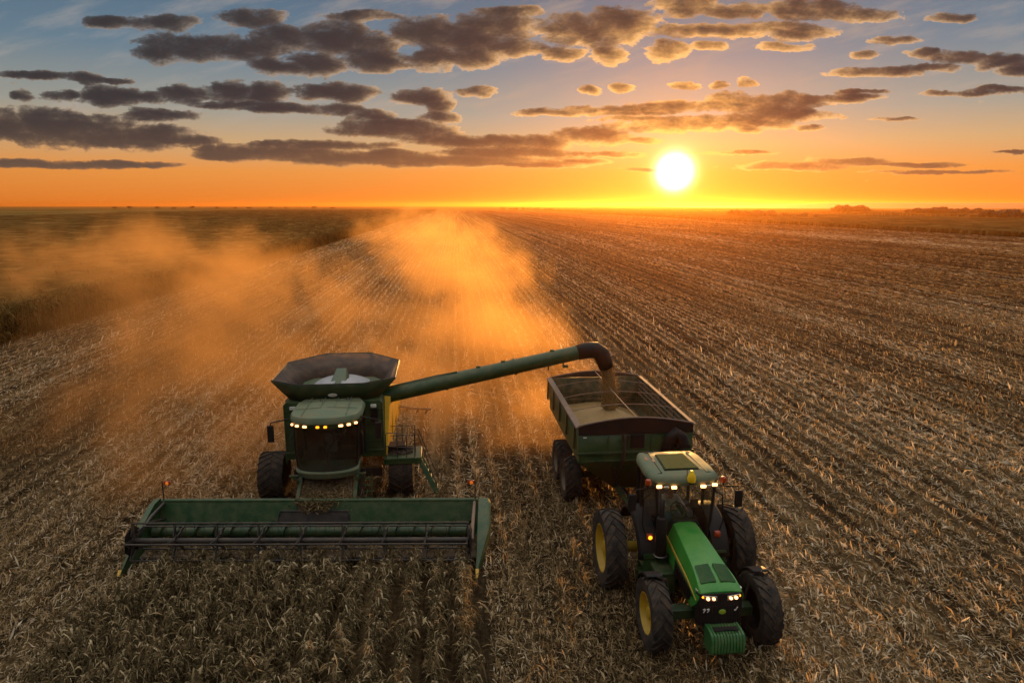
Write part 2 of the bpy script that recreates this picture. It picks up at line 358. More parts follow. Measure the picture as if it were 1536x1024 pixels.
# ------------------------------------------------------------------ ground: one sheet to the horizon
def ground():
    def axis(lo, hi, fine0, fine1, st0, grow):
        a = list(np.arange(fine0, fine1, st0)); k = st0; x = fine1
        while x < hi: a.append(x); k *= grow; x += k
        a.append(hi); k = st0; x = fine0 - st0; b = []
        while x > lo: b.append(x); k *= grow; x -= k
        b.append(lo); return np.array(b[::-1] + a)
    S = axis(-7000, 7000, -40, 48, .11, 1.09); T = axis(-1500, 6500, 8, 80, .22, 1.08)
    s, t = np.meshgrid(S, T, indexing='xy')
    x, y = xy(s, t); co = np.stack([x, y, ground_z(s, t)], -1).reshape(-1, 3)
    nS, nT = len(S), len(T); i = np.arange(nS - 1)[None, :] + (np.arange(nT - 1) * nS)[:, None]
    f = np.stack([i, i + 1, i + 1 + nS, i + nS], -1).reshape(-1, 4)
    m, t, out = material('field_soil')
    p = t.new('ShaderNodeNewGeometry').outputs['Position']
    mp = t.new('ShaderNodeMapping', vector_type='POINT'); t.l.new(p, mp.inputs[0]); mp.inputs['Rotation'].default_value = (0, 0, -ROW)
    q = mp.outputs[0]; X, Y, Z = t.sep(q)
    along = t.vm('MULTIPLY', q, (1, .07, 1)); al2 = t.vm('MULTIPLY', q, (1, .012, 1))
    n_f = t.noise(q, 7., 5, .7); n_m = t.noise(along, 1.1, 5, .65); n_l = t.noise(al2, .16, 4, .6); n_s = t.noise(t.vm('MULTIPLY', q, (1, .25, 1)), 2.6, 5, .7); n_r = t.noise(t.vm('MULTIPLY', q, (1, .006, 1)), .9, 4, .75)
    n_b = t.noise(q, .035, 4, .6)
    f1 = t.m('ADD', t.m('MULTIPLY', n_f, .35), t.m('ADD', t.m('MULTIPLY', n_m, .40), t.m('MULTIPLY', n_s, .25)))
    f2 = t.m('ADD', f1, t.m('MULTIPLY', t.m('SUBTRACT', n_l, .5), .45))
    f2 = t.m('ADD', f2, t.m('MULTIPLY', t.m('SUBTRACT', n_b, .5), .15)); f2 = t.m('ADD', f2, t.m('MULTIPLY', t.m('SUBTRACT', n_r, .5), .5))
    col = t.ramp(f2, [(.32, (.017, .012, .008)), (.44, (.043, .029, .016)), (.54, (.112, .075, .038)), (.64, (.24, .165, .085)), (.78, (.40, .30, .18))])
    # other crops beyond this field
    far = t.noise(t.vm('MULTIPLY', q, (.0022, .0011, 1)), 3., 2, .5)
    oth = t.ramp(t.m('ADD', far, t.m('MULTIPLY', t.m('SUBTRACT', n_m, .5), .15)), [(.36, (.05, .055, .016)), (.45, (.10, .09, .028)), (.52, (.16, .12, .045)), (.6, (.07, .075, .02))])
    away = t.m('MAXIMUM', t.m('GREATER_THAN', Y, 1500.), t.m('MAXIMUM', t.m('GREATER_THAN', X, 200.), t.m('LESS_THAN', X, -420.)))
    col = t.mix(away, col, oth)
    b = principled(t, out, Base_Color=col, Roughness=.9); b.inputs['Specular IOR Level'].default_value = 0.
    bump(t, b, t.m('ADD', t.m('MULTIPLY', n_f, .5), t.m('ADD', n_r, t.m('ADD', n_s, n_m))), .14, .9)
    o = mesh_np('ground', co, f, m, smooth=True)
    tag(o, 'brown harvested field of soil and crop residue reaching to the horizon', kind='structure')
ground()
HX0, HX1 = -12.35, -.95                                           # the strip still standing in front of the header
def in_crop(x, y):
    s, t = st(x, y); return (s > -9.95) & (s < .80) & (y < 20.3)
def residue():
    """cut straw, husks and leaves lying on the field, thinning with distance"""
    P = Pile()
    for y0, y1, hw, dn, l0, w0 in ((8, 17, 21, 640, .17, .023), (17, 26, 25, 480, .19, .025), (26, 36, 33, 270, .23, .028), (36, 52, 46, 125, .29, .034), (52, 78, 68, 38, .42, .046), (78, 120, 98, 17, .9, .05), (120, 190, 150, 8, 1.8, .07), (190, 300, 230, 3.6, 3.4, .10)):
        n = int((y1 - y0) * hw * 2 * dn)
        x = RNG.uniform(-hw, hw, n); y = RNG.uniform(y0, y1, n)
        s, t = st(x, y); row = np.round(s / SP_ROW); snap = RNG.random(n) < np.clip((y - 18) / 24, .0, .78)
        s = np.where(snap, row * SP_ROW + rw(s, t) + RNG.normal(0, .11, n), s); x, y = xy(s, t); k = (np.abs(x) < y * .80 + 3.) & ~in_crop(x, y)
        gain = .25 + 1.25 * vn(row * 7.31, t * .012, 1., 70) ** 1.2
        k &= (s > -37.) & (s < 200)
        nr_ = np.clip((y - 15) / 22, 0, 1); pat = .5 + .32 * (1 - nr_) + .55 * (vn(s, t * .13, .55, 8) - .5) + .55 * np.cos(2 * np.pi * s / SP_ROW) * np.clip((y - 14) / 22, .08, 1) + (.45 + .45 * nr_) * (vn(s, t * .6, 1.3, 12) - .5) + .7 * (vn(s, t * .04, .9, 14) - .5) - .35 * track(s)
        far_ = np.clip((y - 16) / 20, 0, 1); k &= RNG.random(n) < np.clip((pat + .04) * (1 - far_ + far_ * gain), .05, 1)
        x, y, s, t, snap = x[k], y[k], s[k], t[k], snap[k]; n = len(x)
        z = ground_z(s, t) + RNG.uniform(-.01, .05, n)
        yaw = RNG.uniform(0, 2 * np.pi, n); al = RNG.random(n) < np.where(snap, .35, .3) + np.clip((y - 28) / 45, 0, .7); yaw = np.where(al, np.pi / 2 + ROW + RNG.normal(0, .30, n) * np.clip(32 / y, .08, 1) ** 1.3, yaw)
        ln = np.minimum(l0 * RNG.lognormal(0, .45, n), l0 * 2); wd = w0 * RNG.lognormal(0, .5, n)
        up = RNG.random(n) < .18 * np.clip(1.6 - y / 50, 0, 1)
        fl = np.clip(28 / y, .04, 1); pitch = np.where(up, RNG.uniform(.3, 1.1, n), RNG.normal(.06, .22, n) * fl)
        v, f = strips(np.stack([x, y, z], 1), ln, wd, yaw, pitch, RNG.normal(.03, .13, n) * fl, RNG.normal(0, .6, n))
        patch = vn(s, t * .1, .16, 21)
        P.add(v, f, np.clip(RNG.beta(1.2, 1.25, n) * .98 + .4 * (patch - .45) + .30 * far_[k] * (gain[k] - .85) - .10 * np.clip((y - 34) / 40, 0, 1) + .55 * (vn(s, t * .03, .11, 95) - .5) * np.clip((y - 16) / 14, .3, 1), 0, 1))
    o = P.build('straw_residue', STRAW)
    tag(o, 'brown and golden cut straw and leaf residue littering the harvested field', 'straw', kind='stuff')
residue()
def stubble():
    """standing stalk stumps along the rows, then ragged row ribbons farther off"""
    P = Pile()
    for y0, y1, hw, stp, hh, ww in ((8, 45, 46, .14, .20, .019), (45, 95, 84, .17, .17, .024)):
        rows = np.arange(-hw, hw, 1) * 1.0; rows = np.arange(math.floor(-hw / SP_ROW), math.ceil(hw / SP_ROW)) * SP_ROW
        tt = np.arange(y0 - 6, y1 + 6, stp)
        s, t = np.meshgrid(rows, tt); s = s.ravel(); t = t.ravel(); n = len(s)
        s = s + rw(s, t) + RNG.normal(0, .05, n); t = t + RNG.uniform(-.5, .5, n) * stp; x, y = xy(s, t)
        k = (y >= y0) & (y < y1) & (np.abs(x) < y * .80 + 3.) & ~in_crop(x, y) & (s > -37) & (s < 198)
        dens = (.35 + .75 * vn(np.round(s / SP_ROW) * 7.31, t * .012, 1., 70)) + .9 * (vn(s, t * .2, .35, 30) - .5) - .55 * track(s) + .25 * ((s > 1) & (t > 22))
        k &= RNG.random(n) < dens
        s, t, x, y = s[k], t[k], x[k], y[k]; n = len(s); z = ground_z(s, t) - .02
        h = np.minimum(hh * RNG.lognormal(0, .4, n), hh * 2) * (.55 + .45 * np.clip((t - 14) / 12, 0, 1))
        tint = np.clip(RNG.beta(2.4, 1.7, n), 0, 1)
        for a in (0., 1.57):
            v, f = strips(np.stack([x, y, z], 1), h, np.full(n, ww) * RNG.lognormal(0, .3, n), RNG.uniform(0, 6.28, n) * 0 + a + RNG.normal(0, .5, n), np.pi / 2 - np.abs(RNG.normal(0, .4, n)), RNG.normal(0, .12, n), np.zeros(n), 3, .8)
            P.add(v, f, tint)
    # ribbons: ragged upright strips, one run per row
    for y0, y1, hw, ds, stp in ((88, 170, 170, .76, .45), (165, 330, 330, 1.52, .9), (330, 900, 900, 3.04, 2.2)):
        rows = np.arange(max(-36, -hw), min(198, hw), ds); tt = np.arange(y0 - 10, y1, stp)
        s, t = np.meshgrid(rows, tt, indexing='ij'); s = s + RNG.normal(0, .1, s.shape)
        t = t + RNG.uniform(-.4, .4, t.shape) * stp
        h = (.06 + .20 * RNG.random(s.shape)) * np.clip(.2 + 1.5 * vn(np.arange(len(rows))[:, None] * 7.31 + 0 * t, t * .01, 1., 40), .2, 1.5) * (.85 if y0 < 100 else 1 if y0 < 300 else 1.2)
        x, y = xy(s, t); a = np.stack([x, y, np.zeros_like(x)], -1); b = np.stack([x, y, h], -1)
        nr, nt = s.shape; co = np.stack([a, b], 2).reshape(-1, 3)
        i = (np.arange(nt - 1) * 2)[None, :] + (np.arange(nr) * nt * 2)[:, None]
        f = np.stack([i, i + 2, i + 3, i + 1], -1).reshape(-1, 4)
        k = RNG.random(len(f)) < .8
        rt_ = vn(np.arange(nr)[:, None] * 7.31 + 0 * t[:, :-1], t[:, :-1] * .006, 1., 44).ravel()
        P.add(co, f[k], np.clip(.45 * RNG.beta(2.2, 1.8, k.sum()) + .65 * rt_[k] - .14, 0, 1))
    o = P.build('stubble', STRAW)
    tag(o, 'rows of short golden crop stubble standing across the cut field', 'stubble', kind='stuff')
stubble()
def standing_crop():
    """the unharvested strip the header is cutting: withered plants in rows"""
    P = Pile(); xs = []
    for s0 in np.arange(-9.75, .75, SP_ROW):
        t = np.arange(9, 22.5, .072); t = t + RNG.uniform(-.05, .05, len(t)); s = s0 + RNG.normal(0, .045 + .13 * np.clip((-1.5 - s0) / 4, 0, 1), len(t)); xs.append(np.stack([s, t], 1))
    q = np.concatenate(xs); s, t = q[:, 0], q[:, 1]; x, y = xy(s, t)
    k = (y < 20.15) & (y > 9) & (x > np.where(y > 17.2, -11.1, HX0 + .5)) & (RNG.random(len(x)) < .96); s, t, x, y = s[k], t[k], x[k], y[k]; n = len(x)
    base = np.stack([x, y, ground_z(s, t) - .02], 1); h = .88 * RNG.lognormal(0, .17, n) * (1 - .42 * np.clip((y - 18.2) / .9, 0, 1)); yaw = RNG.uniform(0, 6.28, n); pit = np.pi / 2 - np.abs(RNG.normal(0, .16, n))
    for a in (0, 1.57):
        v, f = strips(base, h, np.full(n, .016), yaw + a, pit, RNG.normal(0, .05, n), np.zeros(n), 3, .7); P.add(v, f, RNG.uniform(.3, .8, n))
    stem = np.stack([np.cos(yaw) * np.cos(pit), np.sin(yaw) * np.cos(pit), np.sin(pit)], 1)
    for _ in range(34):
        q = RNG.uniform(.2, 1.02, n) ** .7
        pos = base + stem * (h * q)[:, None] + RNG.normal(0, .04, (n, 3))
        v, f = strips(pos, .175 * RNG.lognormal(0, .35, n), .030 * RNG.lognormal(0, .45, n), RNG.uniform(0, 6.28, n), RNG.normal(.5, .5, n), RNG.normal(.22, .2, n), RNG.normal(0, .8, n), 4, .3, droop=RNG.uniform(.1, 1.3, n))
        P.add(v, f, np.clip(RNG.beta(1.4, 1.95, n) + .60 * (q - .68), 0, 1))  # tint rises with height: shade in the gaps and tip highlights put into colour
    o = P.build('standing_crop', CROP)
    tag(o, 'strip of withered olive brown crop plants standing in rows before the header', 'crop', kind='stuff')
standing_crop()
def corn_block(name, s0, s1, t0, t1, hgt, label, edge='left', n_edge=9000, near=True, seed=0):
    """a tall uncut crop: leafy plants along its edge and top, and the canopy behind them"""
    P = Pile()
    g = 1.1
    S = np.linspace(s0, s1, 70 if near else 24); S = s0 + (s1 - s0) * np.linspace(0, 1, len(S)) ** (1 / 2.2 if edge == 'right_edge' else 2.2) if True else S
    if edge == 'right_edge': S = s1 - 1.2 - (s1 - 1.2 - s0) * np.linspace(1, 0, len(S)) ** 2.6
    T = t0 + (t1 - t0) * np.linspace(0, 1, 420 if near else 1100) ** (1.6 if near else 1.25)
    s, t = np.meshgrid(S, T, indexing='ij'); x, y = xy(s, t)
    z = hgt * (.80 + .22 * vn(s, t, .8, 50 + seed) + .16 * (vn(s, t, .11, 51 + seed) - .5))
    ns, nt = s.shape
    if near: z *= .92; z[-2, :] *= .86
    z[0, :] = 0; z[-1, :] = 0; z[:, 0] = 0; z[:, -1] = 0
    co = np.stack([x, y, z], -1).reshape(-1, 3); i = np.arange(nt - 1)[None, :] + (np.arange(ns - 1) * nt)[:, None]
    f = np.stack([i, i + 1, i + 1 + nt, i + nt], -1).reshape(-1, 4)
    P.add(co, f, np.clip(RNG.beta(2, 3, len(f)), 0, 1))
    for frac, deep in ((.6, 1.6), (.4, 40.)):
        n = int(n_edge * frac); u = RNG.random(n) ** (2.6 if near else 1.9); t = t0 + (t1 - t0) * u
        off = np.abs(RNG.normal(0, deep, n)) * (1 + 1.2 * u) - .4; s = s1 - off if edge == 'right_edge' else s0 + off
        if edge == 'right_edge': s = np.maximum(s, s0)
        else: s = np.minimum(s, s1)
        x, y = xy(s, t); sc_ = 1 + 2.6 * u; n_l = 6 if near else 3
        h = hgt * RNG.uniform(.85, 1.12, n); b = np.stack([x, y, np.zeros(n)], 1)
        v, ff = strips(b, h, .05 * sc_, RNG.uniform(0, 6.28, n), np.pi / 2 - np.abs(RNG.normal(0, .06, n)), np.zeros(n), np.zeros(n), 3, .6); P.add(v, ff, RNG.uniform(.3, 1, n))
        for _ in range(n_l):
            q = RNG.uniform(.1, 1., n); pos = b + np.stack([0 * q, 0 * q, h * q], 1)
            v, ff = strips(pos, .75 * RNG.lognormal(0, .25, n) * sc_ ** .5, .10 * sc_, RNG.uniform(0, 6.28, n), RNG.normal(.6, .3, n), RNG.normal(.12, .08, n), RNG.normal(0, .4, n), 4, .2, droop=RNG.uniform(.4, 1.2, n))
            P.add(v, ff, np.clip(RNG.beta(2, 2.2, n), 0, 1))
    tag(P.build(name, CORN), label, 'crop', kind='stuff')
corn_block('corn_field', -420, -37.5, 18, 1500, 2.7, 'tall ripe corn field uncut along the left of the stubble behind the dust', 'right_edge', 30000)
corn_block('crop_field', 200, 445, -40, 1900, 2.1, 'dark low strip of uncut crop on the far right below the tree belt', 'left', 16000, False, 7)
corn_block('crop_field', 505, 900, 200, 2600, 2.2, 'second thin strip of uncut crop farther off at the right horizon', 'left', 3000, False, 13)
# ------------------------------------------------------------------ far trees
def bark_leaf():
    m, t, out = material('tree_foliage'); a = t.new('ShaderNodeAttribute', attribute_name='tint')
    principled(t, out, Base_Color=t.ramp(a.outputs['Fac'], [(0, (.015, .022, .008)), (1, (.07, .085, .03))]), Roughness=.8); return m
FOL = bark_leaf(); BARK = paint('bark', (.05, .035, .025), .9, .1)
def far_tree(kind):
    root = empty('tree'); r = random.Random(kind); P = Pile()
    lobes = [(r.uniform(-.26, .26), r.uniform(-.26, .26), r.uniform(.38, .82), r.uniform(.16, .27)) for _ in range(9)] + [(0, 0, .62, .3)]
    if kind == 3: lobes = [(r.uniform(-.45, .45), r.uniform(-.4, .4), r.uniform(.2, .7), r.uniform(.16, .3)) for _ in range(12)]
    for lx, ly, lz, lr in lobes:
        n = 90; d = RNG.normal(0, 1, (n, 3)); d /= np.linalg.norm(d, axis=1)[:, None]
        pos = np.array([lx, ly, lz]) + d * (lr * RNG.uniform(.55, 1.05, n))[:, None]
        v, f = strips(pos, RNG.uniform(.06, .12, n), RNG.uniform(.05, .1, n), RNG.uniform(0, 6.28, n), RNG.uniform(-1, 1, n), RNG.normal(0, .1, n), RNG.uniform(-1.5, 1.5, n), 3, .3)
        P.add(v, f, RNG.random(n))
    c = P.build('crown', FOL); c.parent = root
    b = MB(); b.tube([(0, 0, -.02), (.01, 0, .2), (0, .01, .45), (.02, 0, .75)], [.035, .028, .02, .008], 6)
    for k in range(4):
        a = k * 1.6 + kind; b.tube([(0, 0, .26 + .05 * k), (.12 * math.cos(a), .12 * math.sin(a), .4 + .05 * k), (.22 * math.cos(a), .22 * math.sin(a), .58 + .05 * k)], [.014, .01, .004], 5)
    b.build('trunk', BARK, root); return root
PROTO = [far_tree(k) for k in range(4)]; used = [False] * 4
def put_tree(px, dist, hgt, wide, label, group, kind):
    d = ray(px, 312); d.z = 0; p = d.normalized() * dist; o = PROTO[kind]
    if used[kind]: o = copy_tree(o)
    used[kind] = True; o.location = (p.x, p.y, 0); o.rotation_euler.z = random.uniform(0, 6.28); o.scale = (hgt * wide, hgt * wide, hgt)
    tag(o, label, 'tree', group)
rt = random.Random(5)
for k in range(16): put_tree(1252 + k * 3.4 + rt.uniform(-1, 1), 1050 + rt.uniform(-25, 40), rt.uniform(9.5, 12.8) * (1 - .3 * (k in (0, 1, 15))), 1.25, 'tall dark tree in the dense grove on the horizon right of the sun', 'trees of the dark grove on the horizon', k % 3)
for k in range(16): put_tree(1098 + k * 4.4 + rt.uniform(-2, 2), 650 + rt.uniform(-20, 40), rt.uniform(5.5, 9.2) * (1 - .015 * k), 1.3, 'hazy tree in the glowing belt just right of the sun', 'trees of the belt beside the sun', k % 4)
for k, px in enumerate((1176, 1184, 1190, 1201, 1208)): put_tree(px, 640 + rt.uniform(-20, 20), rt.uniform(3.6, 5.6), 1.3, 'small rounded tree in the gap between belt and dark grove', 'small trees between the belt and the grove', (k + 1) % 4)
put_tree(1225, 610, 4.2, 1.5, 'lone small dark tree at the field edge below the grove', None, 1)
put_tree(1236, 612, 2.4, 2., 'low dark bush beside the lone small tree at the field edge', None, 3)
for k in range(18): put_tree(1362 + k * 6.2 + rt.uniform(-3, 3), 1000 + rt.uniform(-40, 60), rt.uniform(6, 10), 1.5, 'low tree in the long hedge line right of the dark grove', 'trees of the hedge line at the right', k % 4)
for k in range(8): put_tree(1478 + k * 9 + rt.uniform(-3, 3), 700 + rt.uniform(-30, 30), rt.uniform(5, 8.5), 1.4, 'dark tree below the low hill at the right edge', 'trees below the low hill', k % 4)
for k in range(14): put_tree(752 + k * 6.5 + rt.uniform(-3, 3), 1700 + rt.uniform(-60, 60), rt.uniform(4, 7), 1.9, 'tiny distant tree on the horizon behind the dust plume', 'tiny distant trees on the middle horizon', k % 4)
for k in range(12): put_tree(170 + k * 29 + rt.uniform(-12, 12), 2400 + rt.uniform(-60, 60), rt.uniform(6, 9), 2.2, 'tiny distant tree on the flat horizon at the left', 'tiny distant trees on the left horizon', k % 4)
def hill():
    xs = np.linspace(900, 5200, 60); ys = np.linspace(2400, 5200, 20); X, Y = np.meshgrid(xs, ys, indexing='ij')
    Z = 26 * np.clip((X - 900) / 900, 0, 1) ** 1.2 * np.sin(np.clip((Y - 2400) / 2800, 0, 1) * np.pi) * (.8 + .3 * vn(X, Y, .0016, 60)) - .5
    n, k = X.shape; i = np.arange(k - 1)[None, :] + (np.arange(n - 1) * k)[:, None]
    m, t, out = material('hill_fields'); p = t.new('ShaderNodeNewGeometry').outputs['Position']
    principled(t, out, Base_Color=t.ramp(t.noise(t.vm('MULTIPLY', p, (.002, .0012, 0)), 3, 3), [(.4, (.05, .045, .02)), (.6, (.13, .09, .04))]), Roughness=.9)
    o = mesh_np('hills', np.stack([X, Y, Z], -1).reshape(-1, 3), np.stack([i, i + k, i + k + 1, i + 1], -1).reshape(-1, 4), m, smooth=True); tag(o, kind='structure')
hill()
# ------------------------------------------------------------------ air: haze and dust
def vol_mat(name, dens_fn, col, aniso):
    m, t, out = material(name); v = t.new('ShaderNodeVolumePrincipled'); v.inputs['Color'].default_value = c4(col); v.inputs['Anisotropy'].default_value = aniso
    t.put(v.inputs['Density'], dens_fn(t)); t.l.new(v.outputs[0], out.inputs['Volume']); return m
hz = MB().box((0, 2500, 14), (16400, 9800, 34)).build('haze', vol_mat('haze_air', lambda t: .000105, (.74, .31, .07), .79), smooth=0)
tag(hz, 'pale warm evening haze hanging over the whole field', kind='stuff')
def dust(name, label, org, rz, L, prof, D0, thr, bend=0., seed=0., rise=1., cut=1.):
    """prof: (half width start, end, height start, end)"""
    w0, w1, h0, h1 = prof
    def dens(t):
        p = t.new('ShaderNodeTexCoord').outputs['Object']; x, y, z = t.sep(p)
        u = t.m('DIVIDE', y, L); u = t.m('MAXIMUM', u, 0.)
        w = t.m('MULTIPLY_ADD', t.m('POWER', u, .7), w1 - w0, w0); h = t.m('MULTIPLY_ADD', t.m('POWER', u, .6), h1 - h0, h0)
        xc = t.m('SUBTRACT', x, t.m('MULTIPLY', t.m('MULTIPLY', u, u), bend))
        a = t.m('DIVIDE', xc, w); b = t.m('DIVIDE', z, h)
        b2 = t.m('SUBTRACT', b, .3)
        r = t.m('ADD', t.m('MULTIPLY', a, a), t.m('MULTIPLY', b2, b2))
        sc_ = t.m('DIVIDE', 1., t.m('ADD', .8, t.m('MULTIPLY', u, 1.6)))
        q = t.vm('ADD', t.vm('MULTIPLY', p, (1, .75, 1.15)), (seed * 13., seed * 7, seed * 3))
        n1 = t.noise(q, .10, 6, .62, .8); n2 = t.noise(q, .36, 6, .68)
        nn = t.m('ADD', t.m('MULTIPLY', t.m('SUBTRACT', n1, .5), 6.6), t.m('MULTIPLY', t.m('SUBTRACT', n2, .5), 3.4))
        f = t.m('ADD', t.m('SUBTRACT', thr, r), nn)
        f = t.mapr(f, -.2, 2.0)
        fall = t.m('DIVIDE', 1., t.m('ADD', 1., t.m('MULTIPLY', u, rise)))
        ends = t.m('MULTIPLY', t.mapr(y, 0., 2.5), t.mapr(u, .72, 1., 1., 0.))
        lim = t.m('MULTIPLY', t.mapr(b, 1.25, 1.6, 1., 0.), t.mapr(t.m('ABSOLUTE', a), 1.3, 1.6, 1., 0.))
        return t.m('MULTIPLY', t.m('MULTIPLY', t.m('MULTIPLY', f, fall), t.m('MULTIPLY', ends, lim)), D0)
    x0 = -w1 * 1.62 + min(0, bend); x1 = w1 * 1.62 + max(0, bend)
    o = MB().hexa([(-w0 * 1.9 - 2, -.5, .0), (w0 * 1.9 + 2, -.5, .0), (x1, L, .0), (x0, L, .0), (-w0 * 1.9 - 2, -.5, h1 * 1.6), (w0 * 1.9 + 2, -.5, h1 * 1.6), (x1, L, h1 * 1.6), (x0, L, h1 * 1.6)]).build(name, vol_mat(name + '_air', dens, (.58, .355, .145), .57), smooth=0)
    o.location = (*org, .02); o.rotation_euler.z = rz; tag(o, label, 'dust', kind='stuff'); return o
dust('dust_cloud', 'wide orange dust cloud drifting left from behind the combine', (-6.2, 25.5), R(32), 150, (5.4, 34, 3.4, 8.), .24, .85, -4, 1., 11.)
dust('dust_cloud', 'tall glowing orange dust plume trailing behind the grain cart toward the horizon', (1.0, 28.), R(7.0), 260, (3.2, 24, 2.6, 10.), .17, .9, -12, 4., 11.)
# ------------------------------------------------------------------ wheels
def make_wheel(parent, loc, r, w, rr, flip=False, rim='yellow', lugs=20, dish=.10, name='wheel'):
    o = empty(name, loc, math.pi if flip else 0, parent)
    b = MB(); h = w / 2
    b.lathe([(rr, -.40 * w), (rr + .03, -.46 * w), (rr + (r - rr) * .45, -.52 * w), (r * .93, -.49 * w), (r * .955, -.36 * w), (r * .96, 0), (r * .955, .36 * w), (r * .93, .49 * w), (rr + (r - rr) * .45, .52 * w), (rr + .03, .46 * w), (rr, .40 * w), (rr - .02, .3 * w), (rr - .02, -.3 * w), (rr, -.40 * w)], 56)
    for sgn in (-1, 1):
        for k in range(lugs):
            a0 = 2 * math.pi * (k + (.5 if sgn > 0 else 0)) / lugs; secs = []
            for q, rad0, rad1, wd in ((-.06, .945, .998, .05), (.3, .945, 1., .046), (.68, .94, .998, .05), (.97, .92, .985, .06), (1.04, .84, .955, .062)):
                a = a0 + q * .36; x = sgn * q * h; ww = wd * (r / .95)
                s4 = []
                for rad, da in ((rad0, -1), (rad0, 1), (rad1, .75), (rad1, -.75)):
                    an = a + da * ww / r * .62; s4.append((x, rad * r * math.cos(an), rad * r * math.sin(an)))
                secs.append(s4)
            b.loft(secs)
    b.build('tyre', 'rubber', o)
    b = MB()   # the rim faces local -x
    b.lathe([(rr * 1.03, -.44 * w), (rr * .99, -.45 * w), (rr * .93, -.38 * w), (rr * .90, -.22 * w), (rr * .86, -.18 * w + dish * .2), (rr * .60, -.10 * w), (rr * .42, -.16 * w), (rr * .30, -.17 * w), (rr * .29, -.30 * w), (rr * .20, -.34 * w), (.0, -.34 * w)], 36)
    for k in range(8):
        a = 2 * math.pi * k / 8; b.lathe([(.0, -.215 * w), (.026, -.21 * w), (.026, -.1 * w)], 6, (0, rr * .38 * math.cos(a), rr * .38 * math.sin(a)))
    for k in range(6):
        a = 2 * math.pi * k / 6 + .3; b.box((-.15 * w, rr * .73 * math.cos(a), rr * .73 * math.sin(a)), (.05, .10, .05), Matrix.Rotation(a + math.pi / 2, 3, 'X'))
    b.build('rim', rim, o)
    MB().lathe([(rr * .99, .45 * w), (rr * .9, .3 * w), (rr * .86, 0.02 * w), (.01, .04 * w)], 30).build('inner_dish', 'black', o)
    return o
# ------------------------------------------------------------------ combine harvester
cb = empty('combine_harvester', (-6.85, 25.5, 0), R(6.5))
tag(cb, 'green combine harvester cutting the standing strip with its wide reel header', 'combine harvester')
# body: an upright green hull that narrows to the back
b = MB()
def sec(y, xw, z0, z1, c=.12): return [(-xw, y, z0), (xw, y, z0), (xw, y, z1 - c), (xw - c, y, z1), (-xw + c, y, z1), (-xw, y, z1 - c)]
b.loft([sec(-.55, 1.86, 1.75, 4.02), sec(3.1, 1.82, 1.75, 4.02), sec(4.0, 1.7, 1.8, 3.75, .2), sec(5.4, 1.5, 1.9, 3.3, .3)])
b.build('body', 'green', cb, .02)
b = MB(); b.box((0, .1, 1.45), (1.7, 2.0, .7)); b.box((0, 3., 1.5), (1.6, 4.2, .5)); b.box((0, 0, .95), (3.4, .3, .34)); b.box((0, 4.2, .75), (3., .2, .2)); b.loft([[(-1.2, 5.2, 1.2), (1.2, 5.2, 1.2), (1.2, 5.2, 2.2), (-1.2, 5.2, 2.2)], [(-1.4, 6.3, 1.0), (1.4, 6.3, 1.0), (1.3, 6.1, 1.7), (-1.3, 6.1, 1.7)]])
b.build('chassis', 'dark', cb, .02)
for sx in (1, -1):
    b = MB(); x = 1.865 * sx
    b.loft([[(x, -.45, 1.5), (x, 4.3, 1.9), (x, 4.0, 3.45), (x, .15, 3.95)], [(x + .06 * sx, -.40, 1.55), (x + (.30 if sx > 0 else -.08), 4.25, 1.95), (x + (.52 if sx > 0 else -.08), 3.95, 3.45), (x + .16 * sx * (sx > 0) + .06 * sx, .2, 3.9)]])
    for k in range(3 if sx > 0 else 0): q = (.9 + k * 1.15) / 4.3; b.box((x + (.16 + .30 * q) * sx, .9 + k * 1.15, 2.9), (.05, .06, 1.5), Matrix.Rotation(.12, 3, 'X'))
    b.build('side_panel', 'sidey' if sx > 0 else 'green', cb, .015)  # right panel yellow, left panel green
# front wall trims beside the cab: darker door panels, vents and lamps
for sx in (1, -1):
    b = MB(); b.sheet((sx * 1.22, -.56, 1.95), (sx * 1.82, -.56, 1.95), (sx * 1.82, -.56, 3.2), (sx * 1.22, -.56, 3.2), -.03 * sx); b.box((sx * 1.52, -.60, 2.02), (.62, .06, .09)); b.build('front_panel', 'dgreen', cb, .015)
    b = MB().box((sx * 1.5, -.60, 3.80), (.22, .08, .13)); b.build('shoulder_lamp', 'decal', cb, .02)
b = MB().box((1.52, -.59, 3.42), (.26, .06, .5)); [b.box((1.52, -.63, 3.22 + k * .08), (.22, .03, .025)) for k in range(6)]; b.build('air_vent', 'black', cb)
# grain tank: flared eight sided extension, double skinned
low = [(-1.2, -.50), (1.2, -.50), (1.66, -.1), (1.66, 2.6), (1.2, 3.3), (-1.2, 3.3), (-1.66, 2.6), (-1.66, -.1)]
top = [(-1.22, -.86), (1.22, -.86), (2.36, -.05), (2.36, 3.05), (1.0, 4.7), (-1.0, 4.7), (-2.36, 3.05), (-2.36, -.05)]
b = MB(); ZL, ZT = 4.0, 4.74
def ring(p, z, k): return [(x * k, 1.4 + (y - 1.4) * k, z) for x, y in p]
b.loft([ring(low, ZL, 1), ring(top, ZT, 1)], cap=False)
o = b.build('tank_extension', 'dgreen', cb, smooth=20); s_ = o.modifiers.new('skin', 'SOLIDIFY'); s_.thickness = .01; s_.offset = -1
b = MB(); b.loft([ring(low, ZL + .0, .955), ring(top, ZT + .0, .968)], cap=False); o = b.build('tank_lining', 'inside', cb, smooth=20)
s_ = o.modifiers.new('skin', 'SOLIDIFY'); s_.thickness = .008; s_.offset = 0
b = MB()
for i in range(8):
    p, q = Vector((*low[i], ZL)), Vector((*top[i], ZT)); c = Vector((0, 1.4, 4.3)); d = (q - c).normalized() * .02; b.tube([p - d, q - d], .022, 6)
